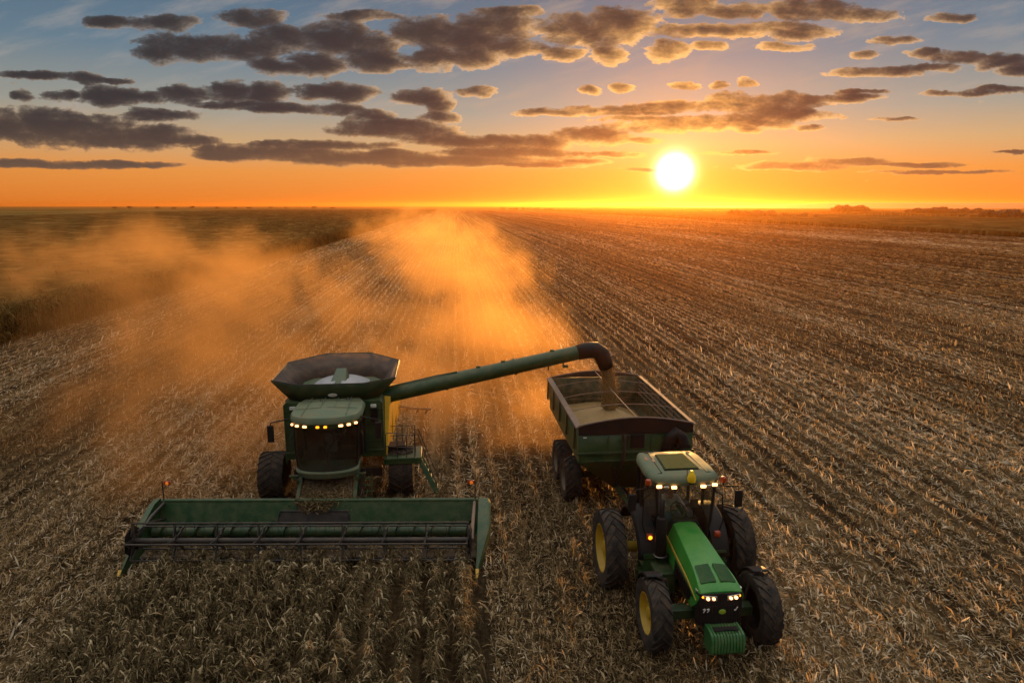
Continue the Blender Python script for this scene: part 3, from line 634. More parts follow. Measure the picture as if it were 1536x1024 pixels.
tp = [Vector((x * .985, 1.4 + (y - 1.4) * .985, ZT + .02)) for x, y in top]; b.tube(tp + [tp[0]], .02, 6, False)
b.build('tank_rim', 'dark', cb)
b = MB(); b.sheet((-1.6, -.45, ZL - .3), (1.6, -.45, ZL - .3), (1.6, 3.2, ZL - .3), (-1.6, 3.2, ZL - .3), .03); b.build('tank_floor', 'dark', cb)
b = MB()        # pale cover halves either side of the cross auger
for sx in (1, -1):
    secs = []
    for k in range(9):
        q = k / 8; secs.append([(sx * (.12 + 1.32 * q), y, ZL - .22 + .62 * (1 - q * q) * (1 - .25 * abs(v)) + .02) for v, y in ((-1, .15), (-.5, .7), (0, 1.4), (.5, 2.1), (1, 2.7))])
    b.loft(secs, cap=False, closed=False)
o = b.build('tank_cover', 'grey', cb); s_ = o.modifiers.new('skin', 'SOLIDIFY'); s_.thickness = .02
b = MB().loft([[(-.75, -.3, ZL - .25), (.75, -.3, ZL - .25), (.42, -.2, ZL + .05), (-.42, -.2, ZL + .05)], [(-.38, 2.3, ZL), (.38, 2.3, ZL), (.20, 2.2, ZL + .66), (-.20, 2.2, ZL + .66)]]); b.build('auger_cover', 'green', cb, .02)
b = MB(); b.lathe([(.0, -.02), (.12, -.015), (.135, 0), (.12, .012), (0, .015)], 24, (0, 0, 0), 'x'); o = b.build('emblem', 'decal', cb, loc=(0.02, -.72, 4.3)); o.rotation_euler = Vector((0, -.9, -.42)).to_track_quat('X', 'Z').to_euler(); o.scale = (1, 1.3, .6)
# ---- cab
WARP = stretch(2.3, 3.4, .30)
b = MB(); ol = [(-1.05, -.5), (1.05, -.5), (1.24, -1.0), (1.26, -2.1), (1.15, -2.65), (.85, -2.95), (.45, -3.12), (0, -3.17), (-.45, -3.12), (-.85, -2.95), (-1.15, -2.65), (-1.26, -2.1), (-1.24, -1.0)]
def ol_(k, z, dz=0): return [(x * k, -1.8 + (y + 1.8) * k, z + dz * (1 - (x / 1.26) ** 2)) for x, y in ol]
b.loft([ol_(.93, 3.60), ol_(1.0, 3.64), ol_(1.0, 3.74), ol_(.95, 3.82, .03), ol_(.6, 3.87, .05), ol_(.25, 3.89, .05)])
for x in (-.72, -.24, .24, .72): b.tube([(x, -.6, 3.905), (x * 1.02, -1.8, 3.925), (x * 1.05, -2.8, 3.87)], .014, 5)
for yy in (-1.15, -2.05): b.tube([(x, yy, 3.925 - .05 * (x / 1.2) ** 2) for x in (-1.1, -.5, 0, .5, 1.1)], .012, 5)
roof = b.build('cab_roof', 'roof', cb, smooth=40)
b = MB(); b.loft([[(x * .96, y * .985, 3.45) for x, y in ol if y < -1.5], [(x * 1.0, y * 1.004, 3.64) for x, y in ol if y < -1.5], [(x * .8, y * .9, 3.64) for x, y in ol if y < -1.5], [(x * .8, y * .9, 3.45) for x, y in ol if y < -1.5]], cap=False, closed=False); b.build('light_strip', 'dgreen', cb)
lamps = [(-1.10, -2.72, .07), (-.90, -2.90, .12), (-.62, -3.03, .14), (-.17, -3.13, .11), (.09, -3.14, .11), (.60, -3.04, .15), (.86, -2.93, .13), (1.08, -2.75, .11)]
for k, (x, y, w) in enumerate(lamps):
    o = MB().box((0, 0, 0), (w, .06, .075)).build('work_lamp', 'lampy' if k in (3, 4) else ('dgreen' if k == 0 and False else 'lampw'), cb, .02, loc=(x, y - .02, 3.55)); o.rotation_euler.z = math.atan2(-x, 2.2) * -.9
# glass: one bowed windscreen and two doors
def bow(z, yf, xw, n=12): return [(xw * math.sin(R(-90 + 180 * k / n)), yf + (1 - math.cos(R(-90 + 180 * k / n))) * .5, z) for k in range(n + 1)]
b = MB(); b.loft([bow(2.22, -2.98, 1.03), bow(2.8, -3.0, 1.07), bow(3.5, -2.92, 1.08)], cap=False, closed=False); b.build('windscreen', 'glass', cb, smooth=60)
for sx in (1, -1):
    b = MB().sheet((sx * 1.04, -2.42, 2.22), (sx * 1.1, -.58, 2.1), (sx * 1.13, -.58, 3.5), (sx * 1.09, -2.36, 3.5), .012); b.build('door_glass', 'glass', cb)
b = MB()
for sx in (1, -1):
    b.tube([(sx * 1.03, -2.48, 2.2), (sx * 1.08, -2.5, 2.8), (sx * 1.09, -2.42, 3.6)], .045, 8); b.tube([(sx * 1.1, -.62, 1.95), (sx * 1.14, -.62, 3.6)], .06, 8); b.tube([(sx * 1.12, -1.5, 3.5), (sx * 1.1, -1.52, 2.2)], .025, 6)
b.tube(bow(2.2, -2.99, 1.04), .03, 6); b.build('cab_pillar', 'black', cb)
b = MB(); b.loft([[(x * 1.05, y + .02, z) for x, y, z in bow(2.2, -3.0, 1.03)] + [(1.0, -.6, 2.2), (-1.0, -.6, 2.2)], [(x * 1.07, y - .04, z) for x, y, z in bow(2.1, -3.0, 1.03)] + [(1.0, -.6, 2.1), (-1.0, -.6, 2.1)], [(x * .99, y + .08, z) for x, y, z in bow(1.86, -3.0, 1.03)] + [(1.0, -.6, 1.86), (-1.0, -.6, 1.86)]]); b.build('cab_base', 'roof', cb, .02)
b = MB(); b.box((0, -.62, 2.85), (2.1, .05, 1.3)); b.box((0, -1.3, 2.26), (1.9, 1.4, .06)); b.build('cab_interior', 'dark', cb)
b = MB(); b.box((0, -1.15, 2.7), (.55, .5, .16)); b.box((0, -.92, 3.05), (.52, .14, .62), Matrix.Rotation(-.12, 3, 'X')); b.box((.42, -1.2, 2.85), (.16, .55, .12)); b.box((0, -1.15, 2.45), (.35, .35, .35)); b.build('driver_seat', 'seat', cb, .03)
b = MB(); b.tube([(0, -2.5, 2.25), (0, -2.2, 2.85)], .06, 8); b.tube([(.22 * math.cos(a), -2.15 + .1 * math.sin(a), 2.9 + .2 * math.sin(a)) for a in [k * math.pi / 9 for k in range(19)]], .018, 6); b.box((.62, -2.0, 2.85), (.28, .05, .2)); b.build('steering_column', 'dark', cb)
for sx in (1, -1):
    b = MB(); b.tube([(sx * 1.2, -2.4, 3.66), (sx * 1.55, -2.65, 3.66), (sx * 1.82, -2.7, 3.62), (sx * 1.84, -2.7, 3.5)], .024, 7); b.build('mirror_arm', 'black', cb)
    b = MB().box((sx * 1.84, -2.72, 3.28), (.22, .09, .5)); b.build('mirror', 'black', cb, .03)
WARP = None
# ---- feeder house and its arms
b = MB().loft([[(-.92, -3.55, .35), (.92, -3.55, .35), (.92, -3.55, 1.14), (-.92, -3.55, 1.14)], [(-.84, -2.4, .7), (.84, -2.4, .7), (.84, -2.4, 1.64), (-.84, -2.4, 1.64)], [(-.7, -.8, 1.2), (.7, -.8, 1.2), (.7, -.8, 2.0), (-.7, -.8, 2.0)]]); b.build('feeder_house', 'tan', cb, .02)
for sx in (1, -1):
    b = MB().prism([(-3.5, 1.0), (-3.4, 1.22), (-2.3, 1.80), (-1.2, 1.95), (-1.2, 1.75), (-2.3, 1.5)], 'x', sx * .90, sx * 1.04); b.build('feeder_side', 'dgreen', cb, .015)
    b = MB(); b.tube([(sx * 1.02, -2.55, 1.05), (sx * 1.04, -2.6, 1.7), (sx * 1.2, -2.6, 1.86)], .05, 8); b.box((sx * 1.18, -2.6, 1.9), (.3, .1, .05)); b.build('header_bracket', 'dgreen', cb)
b = MB(); b.tube([(1.22, -2.5, .55), (1.22, -2.3, 1.75)], .022, 6); b.tube([(1.5, -2.5, .55), (1.5, -2.3, 1.75)], .022, 6)
for k in range(5): b.box((1.36, -2.48 + .036 * k, .66 + .23 * k), (.28, .07, .035))
b.build('front_step', 'green', cb, .006)
for k, (x0, z0) in enumerate(((1.12, 1.5), (1.18, 1.42), (1.06, 1.35), (-1.12, 1.45))): b = MB(); b.tube([(x0, -1.2, z0 + .2), (x0 + .05, -2.0, z0 + .12 * k), (x0 + .02, -2.9, z0 - .25), (x0 - .1, -3.5, 1.05 + .04 * k)], .018, 6); b.build('hydraulic_hose', 'black', cb)
b = MB(); b.tube([(.30, -3.02, 3.78), (.33, -3.10, 3.3), (.05, -3.03, 2.75)], .012, 5); b.tube([(.12, -3.04, 2.55), (.0, -3.05, 3.05)], .014, 5); b.build('wiper', 'black', cb)
b = MB()
for sx in (1, -1): b.tube([(sx * 1.22, -2.3, 2.4), (sx * 1.27, -2.42, 2.5), (sx * 1.27, -2.42, 3.3), (sx * 1.2, -2.3, 3.4)], .016, 6)
b.build('grab_handle', 'dark', cb)
b = MB(); b.tube([(-.35, -1.2, 4.16), (-.35, -1.22, 4.75)], .008, 5); b.lathe([(0, 4.16), (.09, 4.16), (.10, 4.2), (.06, 4.26), (0, 4.27)], 16, (.62, -1.0, 0), 'z'); b.build('aerial', 'dark', cb)
for sx in (1, -1):
    b = MB()
    for zz in (2.35, 3.05, 3.62): b.tube([(sx * 1.25, -.565, zz), (sx * 1.83, -.565, zz)], .008, 4)
    b.tube([(sx * 1.80, -.57, 2.1), (sx * 1.80, -.57, 3.9)], .008, 4); b.build('panel_seam', 'black', cb)
# ---- wheels
for x, fl in ((-2.46, 0), (2.46, 1)): make_wheel(cb, (x, 0, .94), .94, .92, .48, bool(fl))
for x, fl in ((-1.5, 0), (1.5, 1)): make_wheel(cb, (x, 4.2, .7), .7, .5, .36, bool(fl), lugs=16)
# ---- right hand platform, rail, ladder
WARP = lambda z: z - .28 * min(1, max(0, (z - .4) / 1.4))
b = MB(); b.box((2.55, -.15, 1.88), (1.45, 1.3, .26)); b.box((2.45, -.82, 1.98), (1.2, .05, .1)); b.build('platform', 'green', cb, .02)
b = MB(); b.box((2.25, .1, 2.16), (.8, .6, .28)); b.build('battery_box', 'black', cb, .03)
b = MB()
def rail(*p): b.tube(p, .019, 6)
for dx in (0,):
    rail((1.92, -.75, 2.0), (1.92, -.75, 2.95), (1.98, -.75, 3.03), (2.45, -.75, 3.0), (2.9, -.75, 2.8), (3.0, -.75, 2.7)); rail((1.92, -.75, 2.5), (2.98, -.75, 2.38)); rail((2.35, -.75, 2.0), (2.35, -.75, 3.0)); rail((2.7, -.75, 2.0), (2.7, -.75, 2.86))
    rail((1.92, .45, 2.0), (1.92, .45, 2.9), (3.0, .45, 2.9), (3.0, .45, 2.0)); rail((1.92, .45, 2.5), (3.0, .45, 2.5)); rail((2.5, .45, 2.0), (2.5, .45, 2.9))
    rail((3.02, -.75, 2.0), (3.02, -.75, 2.95), (3.15, -.8, 2.98), (3.85, -1.2, .75)); rail((3.02, -.2, 2.0), (3.02, -.2, 2.95), (3.15, -.25, 2.98), (3.95, -.65, .75))
b.build('hand_rail', 'dark', cb)
b = MB()
for yy in (-.72, -.22): b.sheet((3.05, yy, 1.98), (3.25, yy, 1.98), (3.95, yy - .42, .42), (3.72, yy - .42, .42), .04)
for k in range(6):
    q = (k + .5) / 6; b.box((3.13 + .7 * q, -.47 - .42 * q, 1.9 - 1.45 * q), (.22, .5, .04))
b.build('ladder', 'green', cb, .008)
WARP = None
b = MB(); b.tube([(1.2, 5.6, 1.95), (2.0, 5.75, 1.9), (2.7, 5.85, 1.72), (3.6, 6.0, 1.6)], [.06, .05, .045, .06], 7)
for k, x in enumerate((1.7, 2.1, 2.5, 3.0, 3.4)): b.box((x, 5.78, 1.88 - .08 * k), (.1, .05, .26), Matrix.Rotation(.5, 3, 'Y'))
b.build('tail_arm', 'dark', cb)
# ---- unloading auger
def loc_cb(x, y, z): c, s = math.cos(-R(6.5)), math.sin(-R(6.5)); x += 6.85; y -= 25.5; return Vector((x * c - y * s, x * s + y * c, z))
A0, A1 = loc_cb(-5.0, 26.4, 3.85), loc_cb(2.72, 27.5, 5.36)
ux = (A1 - A0).normalized()
b = MB(); b.tube([A0 - ux * .2, A0 + ux * 2.6, A1], [.31, .305, .295], 24)
for q in (.30, .66): c = A0.lerp(A1, q); b.tube([c - ux * .05, c + ux * .05], .335, 24)
b.tube([A0 + Vector((0, -.05, .34)), A0.lerp(A1, .25) + Vector((0, -.05, .36)), A0.lerp(A1, .36) + Vector((0, -.05, .33))], .03, 6)
for q in (.47, .60, .86): b.box(A0.lerp(A1, q) + Vector((0, 0, .31)), (.16, .1, .1))
for q in (.84, .92): b.box(A0.lerp(A1, q) + Vector((0, -.05, -.36)), (.06, .05, .2))
b.box(A0.lerp(A1, .93) + Vector((0, -.1, -.43)), (.2, .12, .12))
b.build('unloading_auger', 'green', cb)
b = MB(); E = [A1 - ux * .04, A1 + ux * .42, A1 + ux * .75 + Vector((0, 0, -.07)), A1 + ux * 1.0 + Vector((0, -.02, -.30)), A1 + ux * 1.14 + Vector((0, -.04, -.62)), A1 + ux * 1.24 + Vector((0, -.05, -.92))]
b.tube(E, [.31, .34, .355, .35, .33, .30], 20, cap=False); o = b.build('auger_spout', 'black', cb); s_ = o.modifiers.new('skin', 'SOLIDIFY'); s_.thickness = .015
SPOUT = E[-1].copy()
b = MB(); b.tube([A0 + Vector((-.25, 0, -1.6)), A0 + Vector((-.22, 0, -.3)), A0 + Vector((.1, .02, .05))], [.3, .33, .32], 18); b.build('auger_elbow', 'dgreen', cb)
# ------------------------------------------------------------------ header (rides in front of the combine; nearly square to the view)
hd = empty('header', parent=cb)
inv = Matrix.Rotation(-R(6.5), 4, 'Z')
hd.location = loc_cb(-6.62, 21.95, 0); hd.rotation_euler.z = R(-6.5 + .4)
W = 5.45
b = MB(); b.loft([[(x, -.42, .30), (x, -.30, .32), (x, .02, 1.30), (x, .10, 1.36), (x, .16, 1.30), (x, -.14, .26)] for x in (-W, W)])
b.tube([(-W, .08, 1.33), (W, .08, 1.33)], .07, 10); b.build('back_sheet', 'green', hd)
b = MB(); b.loft([[(x0, -.24 + d, .50), (x1, -.24 + d, .50), (x1 - .12, -.075 + d, 1.0), (x0 + .12, -.075 + d, 1.0)] for x0, x1, d in ((-1.45, 1.1, .03), (-1.45, 1.1, -.025))]); b.tube([(-1.45, -.27, .5), (-1.33, -.10, 1.02), (.98, -.10, 1.02), (1.1, -.27, .5)], .035, 6); b.build('feed_opening', 'dark', hd, .01)
b = MB(); b.sheet((-W, -.35, .31), (W, -.35, .31), (W, -1.62, .12), (-W, -1.62, .12), .03); b.build('floor_pan', 'tan', hd)
b = MB(); b.tube([(-W + .1, -.78, .62), (W - .1, -.78, .62)], .20, 16)
for sx in (-1, 1):
    pr = None
    for k in range(0, 8 * 12 + 1):
        a = sx * 2 * math.pi * k / 12; x = sx * (W - .12 - k * (W - .8) / 96); p, q = [(x, -.78 + r * math.cos(a), .62 + r * math.sin(a)) for r in (.19, .34)]
        if pr: b.add([pr[0], pr[1], q, p], [(0, 1, 2, 3)])
        pr = (p, q)
b.build('cross_auger', 'dgreen', hd)
b = MB(); b.box((0, -1.66, .12), (2 * W, .10, .05))
for k in range(int(2 * W / .12)): x = -W + .06 + k * .12; b.loft([[(x - .02, -1.7, .1), (x + .02, -1.7, .1), (x + .02, -1.7, .14), (x - .02, -1.7, .14)], [(x - .004, -1.84, .11), (x + .004, -1.84, .11), (x + .004, -1.84, .125), (x - .004, -1.84, .125)]])
b.build('cutter_bar', 'dark', hd)
# end dividers
def divider(sx):
    prof = [(.14, 1.32), (.05, 1.44), (-.35, 1.40), (-1.2, 1.02), (-2.0, .56), (-2.66, .16), (-2.74, .05), (-2.1, .05), (-.2, .18), (.14, .4)]
    wd = .42 if sx > 0 else .24
    x0 = sx * (W + .02); c = MB()
    secs = []
    for q, k in ((0, 1.), (.25, 1.), (.8, .97), (1., .88)):
        secs.append([(x0 + sx * wd * q * min(1, max(.16, (y + 3.0) / 1.7)), -.9 + (y + .9) * (1 - (1 - k) * .6), .5 + (z - .5) * k) for y, z in prof])
    c.loft(secs); d = c.build('divider', 'green', hd, .03)
    c = MB(); c.loft([[(x0 - .01 + sx * u * .12, -2.56, .04 + v * .2) for u, v in ((0, 0), (1, 0), (1, 1), (0, 1))], [(x0 + .02 * sx + sx * u * .05, -2.78, .03 + v * .05) for u, v in ((0, 0), (1, 0), (1, 1), (0, 1))]]); c.build('divider_tip', 'ydecal', hd, .01)
    c = MB(); c.tube([(sx * (W - .12), .0, 1.28), (sx * (W - .12), -.9, 1.2), (sx * (W - .12), -1.95, .9)], .055, 8); c.tube([(sx * (W - .2), -.2, .8), (sx * (W - .14), -1.1, 1.1)], .035, 8); c.build('reel_arm', 'dark' if sx < 0 else 'rail', hd)
    c = MB(); px = sx * (W - .1); c.tube([(px, .05, 1.36), (px, .05, 2.02), (px - sx * -.0, .05, 2.06)], .022, 7); c.tube([(px, .05, 1.8), (px + (.14 if sx < 0 else -.14), .03, 1.9)], .012, 5); c.build('marker_stalk', 'dark', hd)
    mx = px + (.17 if sx < 0 else -.14)
    c = MB(); c.box((mx, .03, 2.0), (.24, .07, .15)); c.build('marker_housing', 'amber', hd, .03)
    c = MB(); c.lathe([(0, -.02), (.05, -.018), (.06, .0)], 14, (0, 0, 0), 'x'); o = c.build('marker_light', 'ambery', hd, loc=(mx + .02, -.015, 2.0)); o.rotation_euler.z = R(90)
for sx in (-1, 1): divider(sx)
# reel
RY, RZ, RR = -2.12, .98, .60
RW = W - .22
b = MB(); b.tube([(-RW, RY, RZ), (RW, RY, RZ)], .085, 14); b.build('reel_tube', 'dark', hd)
angs = [R(72 * k + 92) for k in range(5)]         # 0 points back, 90 up
for a in angs:
    c = MB(); y, z = RY + RR * math.cos(a), RZ + RR * math.sin(a); c.tube([(-RW, y, z), (RW, y, z)], .030, 8)
    for k in range(int(2 * RW / .30)):
        x = -RW + .12 + k * .30; c.tube([(x, y, z), (x + .005, y - .015, z - .12), (x, y + .03, z - .22)], .006, 4)
    c.build('reel_bat', 'dark', hd)
for k in range(9):
    x = -RW + k * 2 * RW / 8; c = MB()
    for a in angs:
        y, z = RY + RR * math.cos(a), RZ + RR * math.sin(a); d = Vector((0, -math.sin(a), math.cos(a))) * .075; p0 = Vector((x, RY, RZ)); p1 = Vector((x, y, z))
        c.sheet(p0 - d, p0 + d, p1 + d * .5, p1 - d * .5, .03)
        a2 = a + R(36); c.tube([p0 + Vector((.0, .3 * math.cos(a2), .3 * math.sin(a2))), p1], .02, 5)
    c.lathe([(.19, -.02), (.19, .02)], 16, (x, RY, RZ)); c.build('reel_spider', 'dark', hd)
for sx in (-1, 1):
    c = MB(); x = sx * (RW + .05); c.prism([(RY + .52 * math.cos(a + .3), RZ + .52 * math.sin(a + .3)) for a in [k * math.pi / 3 for k in range(6)]], 'x', x, x + sx * .03)
    for k in range(5): a = angs[k] + .6; c.box((x + sx * .04, RY + .3 * math.cos(a), RZ + .3 * math.sin(a)), (.02, .12, .2), Matrix.Rotation(a, 3, 'X'))
    c.build('reel_end_plate', 'black', hd, .01)
# chaff riding on the feeder and the header floor
def litter():
    P = Pile()
    def put(n, fn, ln):
        u, v = RNG.random(n), RNG.random(n); pos = np.array([fn(a, q) for a, q in zip(u, v)]); pos[:, 2] += RNG.exponential(.03, n)
        vv, f = strips(pos, ln * RNG.lognormal(0, .4, n), .02 * RNG.lognormal(0, .4, n), RNG.uniform(0, 6.28, n), RNG.normal(.1, .3, n), RNG.normal(.05, .12, n), RNG.normal(0, .5, n)); P.add(vv, f, np.clip(RNG.beta(1.8, 2, n), 0, 1))
    mw = cb.matrix_world @ Matrix.Identity(4)
    Mc = Matrix.Translation(cb.location) @ Matrix.Rotation(R(6.5), 4, 'Z'); Mh = Mc @ Matrix.Translation(hd.location) @ Matrix.Rotation(hd.rotation_euler.z, 4, 'Z')
    put(6500, lambda a, q: tuple(Mc @ Vector(((a - .5) * 1.7, -3.5 + 1.6 * q ** 1.4, 1.14 + .42 * 1.6 * q ** 1.4 / 1.1 * (1 if q < .7 else .86) + .01))), .16)
    put(900, lambda a, q: tuple(Mh @ Vector((-.15 + (a - .5) * 1.5 * (1 - .5 * q), .02 - .12 * q, 1.34 - .4 * q))), .14)
    put(9000, lambda a, q: tuple(Mh @ Vector(((a - .5) * 2 * (W - .2), -.42 - 1.15 * q, .44 - .16 * q))), .12)
    o = P.build('chaff', STRAW); tag(o, 'loose cut straw and chaff lying on the header floor and feeder house', 'chaff', kind='stuff')
litter()
# ------------------------------------------------------------------ tractor
tr = empty('tractor', (4.86, 19.25, 0), R(5.2))
tag(tr, 'green row crop tractor with yellow wheels and lit lamps pulling the grain cart', 'tractor')
FA = -3.1
make_wheel(tr, (-1.92, 0, 1.15), 1.15, .60, .70)
make_wheel(tr, (1.92, 0, 1.15), 1.15, .60, .70, True)
for sx in (1, -1): MB().lathe([(0, -.06), (.30, -.06), (.34, 0), (.30, .06), (.16, .10), (.15, .42), (0, .42)], 20, (sx * 1.36 - .1, 0, 1.15)).build('axle_hub', 'yellow', tr)
make_wheel(tr, (-1.47, FA, .93), .93, .50, .52, lugs=18); make_wheel(tr, (1.37, FA, .93), .93, .50, .52, True, lugs=18)
b = MB(); b.tube([(-2.1, 0, 1.15), (2.1, 0, 1.15)], .11, 10); b.box((0, 0, 1.1), (.75, 1.0, .8)); b.box((0, -1.6, 1.0), (.6, 2.6, .6)); b.box((0, FA, .9), (2.3, .26, .26)); b.box((0, FA - .1, .85), (.5, 1.6, .4)); b.tube([(-.5, FA + .25, .95), (-1.2, FA + .2, .95)], .05, 8); b.tube([(.5, FA + .25, .95), (1.2, FA + .2, .95)], .05, 8)
b.box((-.75, -1.35, 1.0), (.55, 1.1, .6)); b.box((.75, -1.35, 1.0), (.55, 1.1, .6)); b.build('chassis', 'dgreen', tr, .03)
# hood: narrow at the cab, broad at the nose
def hsec(y, wt, wb, zt, zb, crown=.05): return [(-wb, y, zb), (-wb * 1.0, y, zb + (zt - zb) * .55), (-wt - .03, y, zt - .08), (-wt, y, zt), (-wt * .5, y, zt + crown), (wt * .5, y, zt + crown), (wt, y, zt), (wt + .03, y, zt - .08), (wb, y, zb + (zt - zb) * .55), (wb, y, zb)]
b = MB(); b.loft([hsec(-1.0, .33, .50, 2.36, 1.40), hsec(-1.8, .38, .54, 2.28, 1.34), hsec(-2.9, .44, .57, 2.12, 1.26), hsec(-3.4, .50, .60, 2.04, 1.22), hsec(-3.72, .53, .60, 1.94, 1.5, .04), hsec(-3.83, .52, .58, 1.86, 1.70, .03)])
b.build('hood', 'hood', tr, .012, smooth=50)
for sx in (1, -1):      # raised grille patches on the hood, with the fine mesh
    c = MB(); q = lambda u, v: (sx * (.06 + u * (.34 + .05 * v)), -3.02 - .60 * v, 2.188 - .125 * v - .045 * u - .02 * v * v)
    c.hexa([Vector(q(*w)) + Vector((0, 0, -.05)) for w in ((0, 0), (1, 0), (1, 1), (0, 1))] + [Vector(q(*w)) + Vector((0, 0, .022)) for w in ((0, 0), (1, 0), (1, 1), (0, 1))])
    for k in range(17): u = k / 16; c.tube([Vector(q(u, .03)) + Vector((0, 0, .026)), Vector(q(u, .97)) + Vector((0, 0, .026))], .005, 4)
    for k in range(21): v = .03 + .94 * k / 20; c.tube([Vector(q(0.02, v)) + Vector((0, 0, .028)), Vector(q(.98, v)) + Vector((0, 0, .028))], .0045, 4)
    c.build('hood_screen', 'weight', tr)
    c = MB(); c.loft([[(sx * (wb + .012), y, z) , (sx * (wb + .002), y, z + h), (sx * (wb + .018), y, z + h)] for y, wb, z, h in ((-1.05, .505, 1.93, .09), (-2.0, .545, 1.85, .09), (-3.0, .575, 1.74, .085), (-3.75, .60, 1.62, .02))]); c.build('hood_stripe', 'ydecal', tr)
    c = MB(); c.sheet((sx * .585, -2.0, 1.32), (sx * .585, -3.5, 1.26), (sx * .605, -3.5, 1.62), (sx * .575, -2.0, 1.78), .012 * sx); [c.box((sx * .602, -2.15 - k * .14, 1.52), (.02, .05, .3)) for k in range(9)]; c.build('side_grille', 'black', tr)
b = MB(); b.loft([[(-.36, -.92, 2.50), (.36, -.92, 2.50), (.58, -.92, 2.1), (.60, -.92, 1.3), (-.60, -.92, 1.3), (-.58, -.92, 2.1)], [(-.345, -1.05, 2.44), (.345, -1.05, 2.44), (.54, -1.05, 2.1), (.54, -1.05, 1.3), (-.54, -1.05, 1.3), (-.54, -1.05, 2.1)]]); b.build('hood_cowl', 'black', tr, .02)
b = MB()       # nose: dark grille with vertical ribs
NOSE = .27
_b0 = MB.build
def nose_build(s, name, mat, parent=None, bevel=0., smooth=35, loc=None):
    if loc is None: s.v = [(x, y + NOSE, z + .09) for x, y, z in s.v]
    else: loc = (loc[0], loc[1] + NOSE, loc[2] + .09)
    return _b0(s, name, mat, parent, bevel, smooth, loc)
MB.build = nose_build
b.loft([[(-.585, -3.92, z0), (.585, -3.92, z0), (.55, -4.14, z0), (.25, -4.24, z0), (-.25, -4.24, z0), (-.55, -4.14, z0)] for z0 in (.92,)] + [[(-.595, -3.92, 1.74), (.595, -3.92, 1.74), (.56, -4.10, 1.76), (.25, -4.16, 1.78), (-.25, -4.16, 1.78), (-.56, -4.10, 1.76)]])
for k in range(6):
    for sx in (1, -1): x = sx * (.17 + k * .068); yy = -4.235 + (.10 * max(0, abs(x) - .25) / .3); b.box((x, yy + .02, 1.22), (.028, .045, .52), Matrix.Rotation(-.08, 3, 'X'))
b.build('front_grille', 'black', tr, .012)
b = MB(); b.lathe([(0, -.012), (.08, -.01), (.092, 0), (.08, .012), (0, .012)], 24); o = b.build('emblem', 'emblem', tr, loc=(0, -4.232, 1.33)); o.rotation_euler.z = R(90); o.scale = (1, 1, .72)
b = MB().prism([(-.05, -.012), (-.02, .008), (.0, .012), (.03, .022), (.035, .04), (.045, .025), (.062, .018), (.05, .008), (.065, -.012), (.045, -.006), (.02, -.004), (-.01, -.008), (-.03, -.028), (-.032, -.014)], 'y', -4.252, -4.244); b.v = [(x, y, z + 1.33) for x, y, z in b.v]; b.build('emblem_deer', 'yellow', tr)
for x0, mirror in ((-.40, 1), (.36, 1)):      # the two pale decals low on the grille
    c = MB()
    if x0 < 0:
        for dx in (-.05, .05): c.prism([(dx - .035, .04), (dx + .02, .055), (dx + .04, .03), (dx - .01, -.05), (dx - .028, -.05), (dx + .015, .02), (dx - .035, .02)], 'y', -4.245, -4.225)
    else: c.prism([(-.05, -.02), (-.01, -.04), (.05, .06), (.03, .06), (-.01, -.01), (-.045, .0)], 'y', -4.245, -4.225)
    c.v = [(x + x0, y + .035, z + 1.36) for x, y, z in c.v]; c.build('grille_decal', 'decal', tr)
for sx in (1, -1):
    c = MB(); c.loft([[(sx * .13, -4.20, 1.60), (sx * .13, -4.19, 1.72), (sx * .13, -4.1, 1.72), (sx * .13, -4.1, 1.60)], [(sx * .42, -4.17, 1.61), (sx * .46, -4.15, 1.735), (sx * .46, -4.05, 1.735), (sx * .42, -4.05, 1.61)], [(sx * .585, -3.98, 1.70), (sx * .60, -3.93, 1.80), (sx * .57, -3.85, 1.80), (sx * .56, -3.85, 1.70)]]); c.build('headlight', 'chrome', tr, .008)
    for x, y, r in ((.22, -4.20, .038), (.36, -4.185, .042), (.47, -4.12, .03)):
        o = MB().lathe([(0, -.02), (r * .8, -.016), (r, 0), (r * .8, .02)], 14).build('headlight_bulb', 'head' if r > .035 else 'lampy', tr, loc=(sx * x, y - .005, 1.665 + (.02 if x > .4 else 0))); o.rotation_euler.z = R(90)
MB.build = _b0
# slab weights on the front frame
b = MB(); b.box((0, -3.9, .84), (.7, .6, .22)); b.build('weight_bracket', 'dgreen', tr, .02)
for k in range(11):
    x = -.39 + k * .078
    b = MB().prism([(-3.92, .56), (-4.38, .54), (-4.46, .62), (-4.46, .94), (-4.38, 1.06), (-4.2, 1.10), (-3.92, 1.10)], 'x', x - .033, x + .033); b.build('front_weight', 'weight', tr, .012)
b = MB(); b.box((0, -4.2, 1.11), (.6, .12, .05)); b.tube([(-.3, -4.28, 1.12), (0, -4.32, 1.17), (.3, -4.28, 1.12)], .02, 6); b.build('weight_lock', 'black', tr)
# front fenders
for sx in (1, -1):
    secs = [[(sx * ((1.47 if sx < 0 else 1.37) + dx), FA + 1.02 * math.cos(R(a)), .93 + 1.02 * math.sin(R(a)) + dz) for dx, dz in ((-.23, -.03), (-.20, .0), (.20, .0), (.23, -.05))] for a in range(18, 92, 8)]
    c = MB(); c.loft(secs, cap=False, closed=False); o = c.build('front_fender', 'black', tr); q = o.modifiers.new('skin', 'SOLIDIFY'); q.thickness = .02
    c = MB(); c.tube([(sx * 1.0, FA + .1, 1.1), (sx * 1.15, FA + .1, 1.8), (sx * 1.4, FA, 1.94)], .035, 6); c.build('fender_bracket', 'dark', tr)
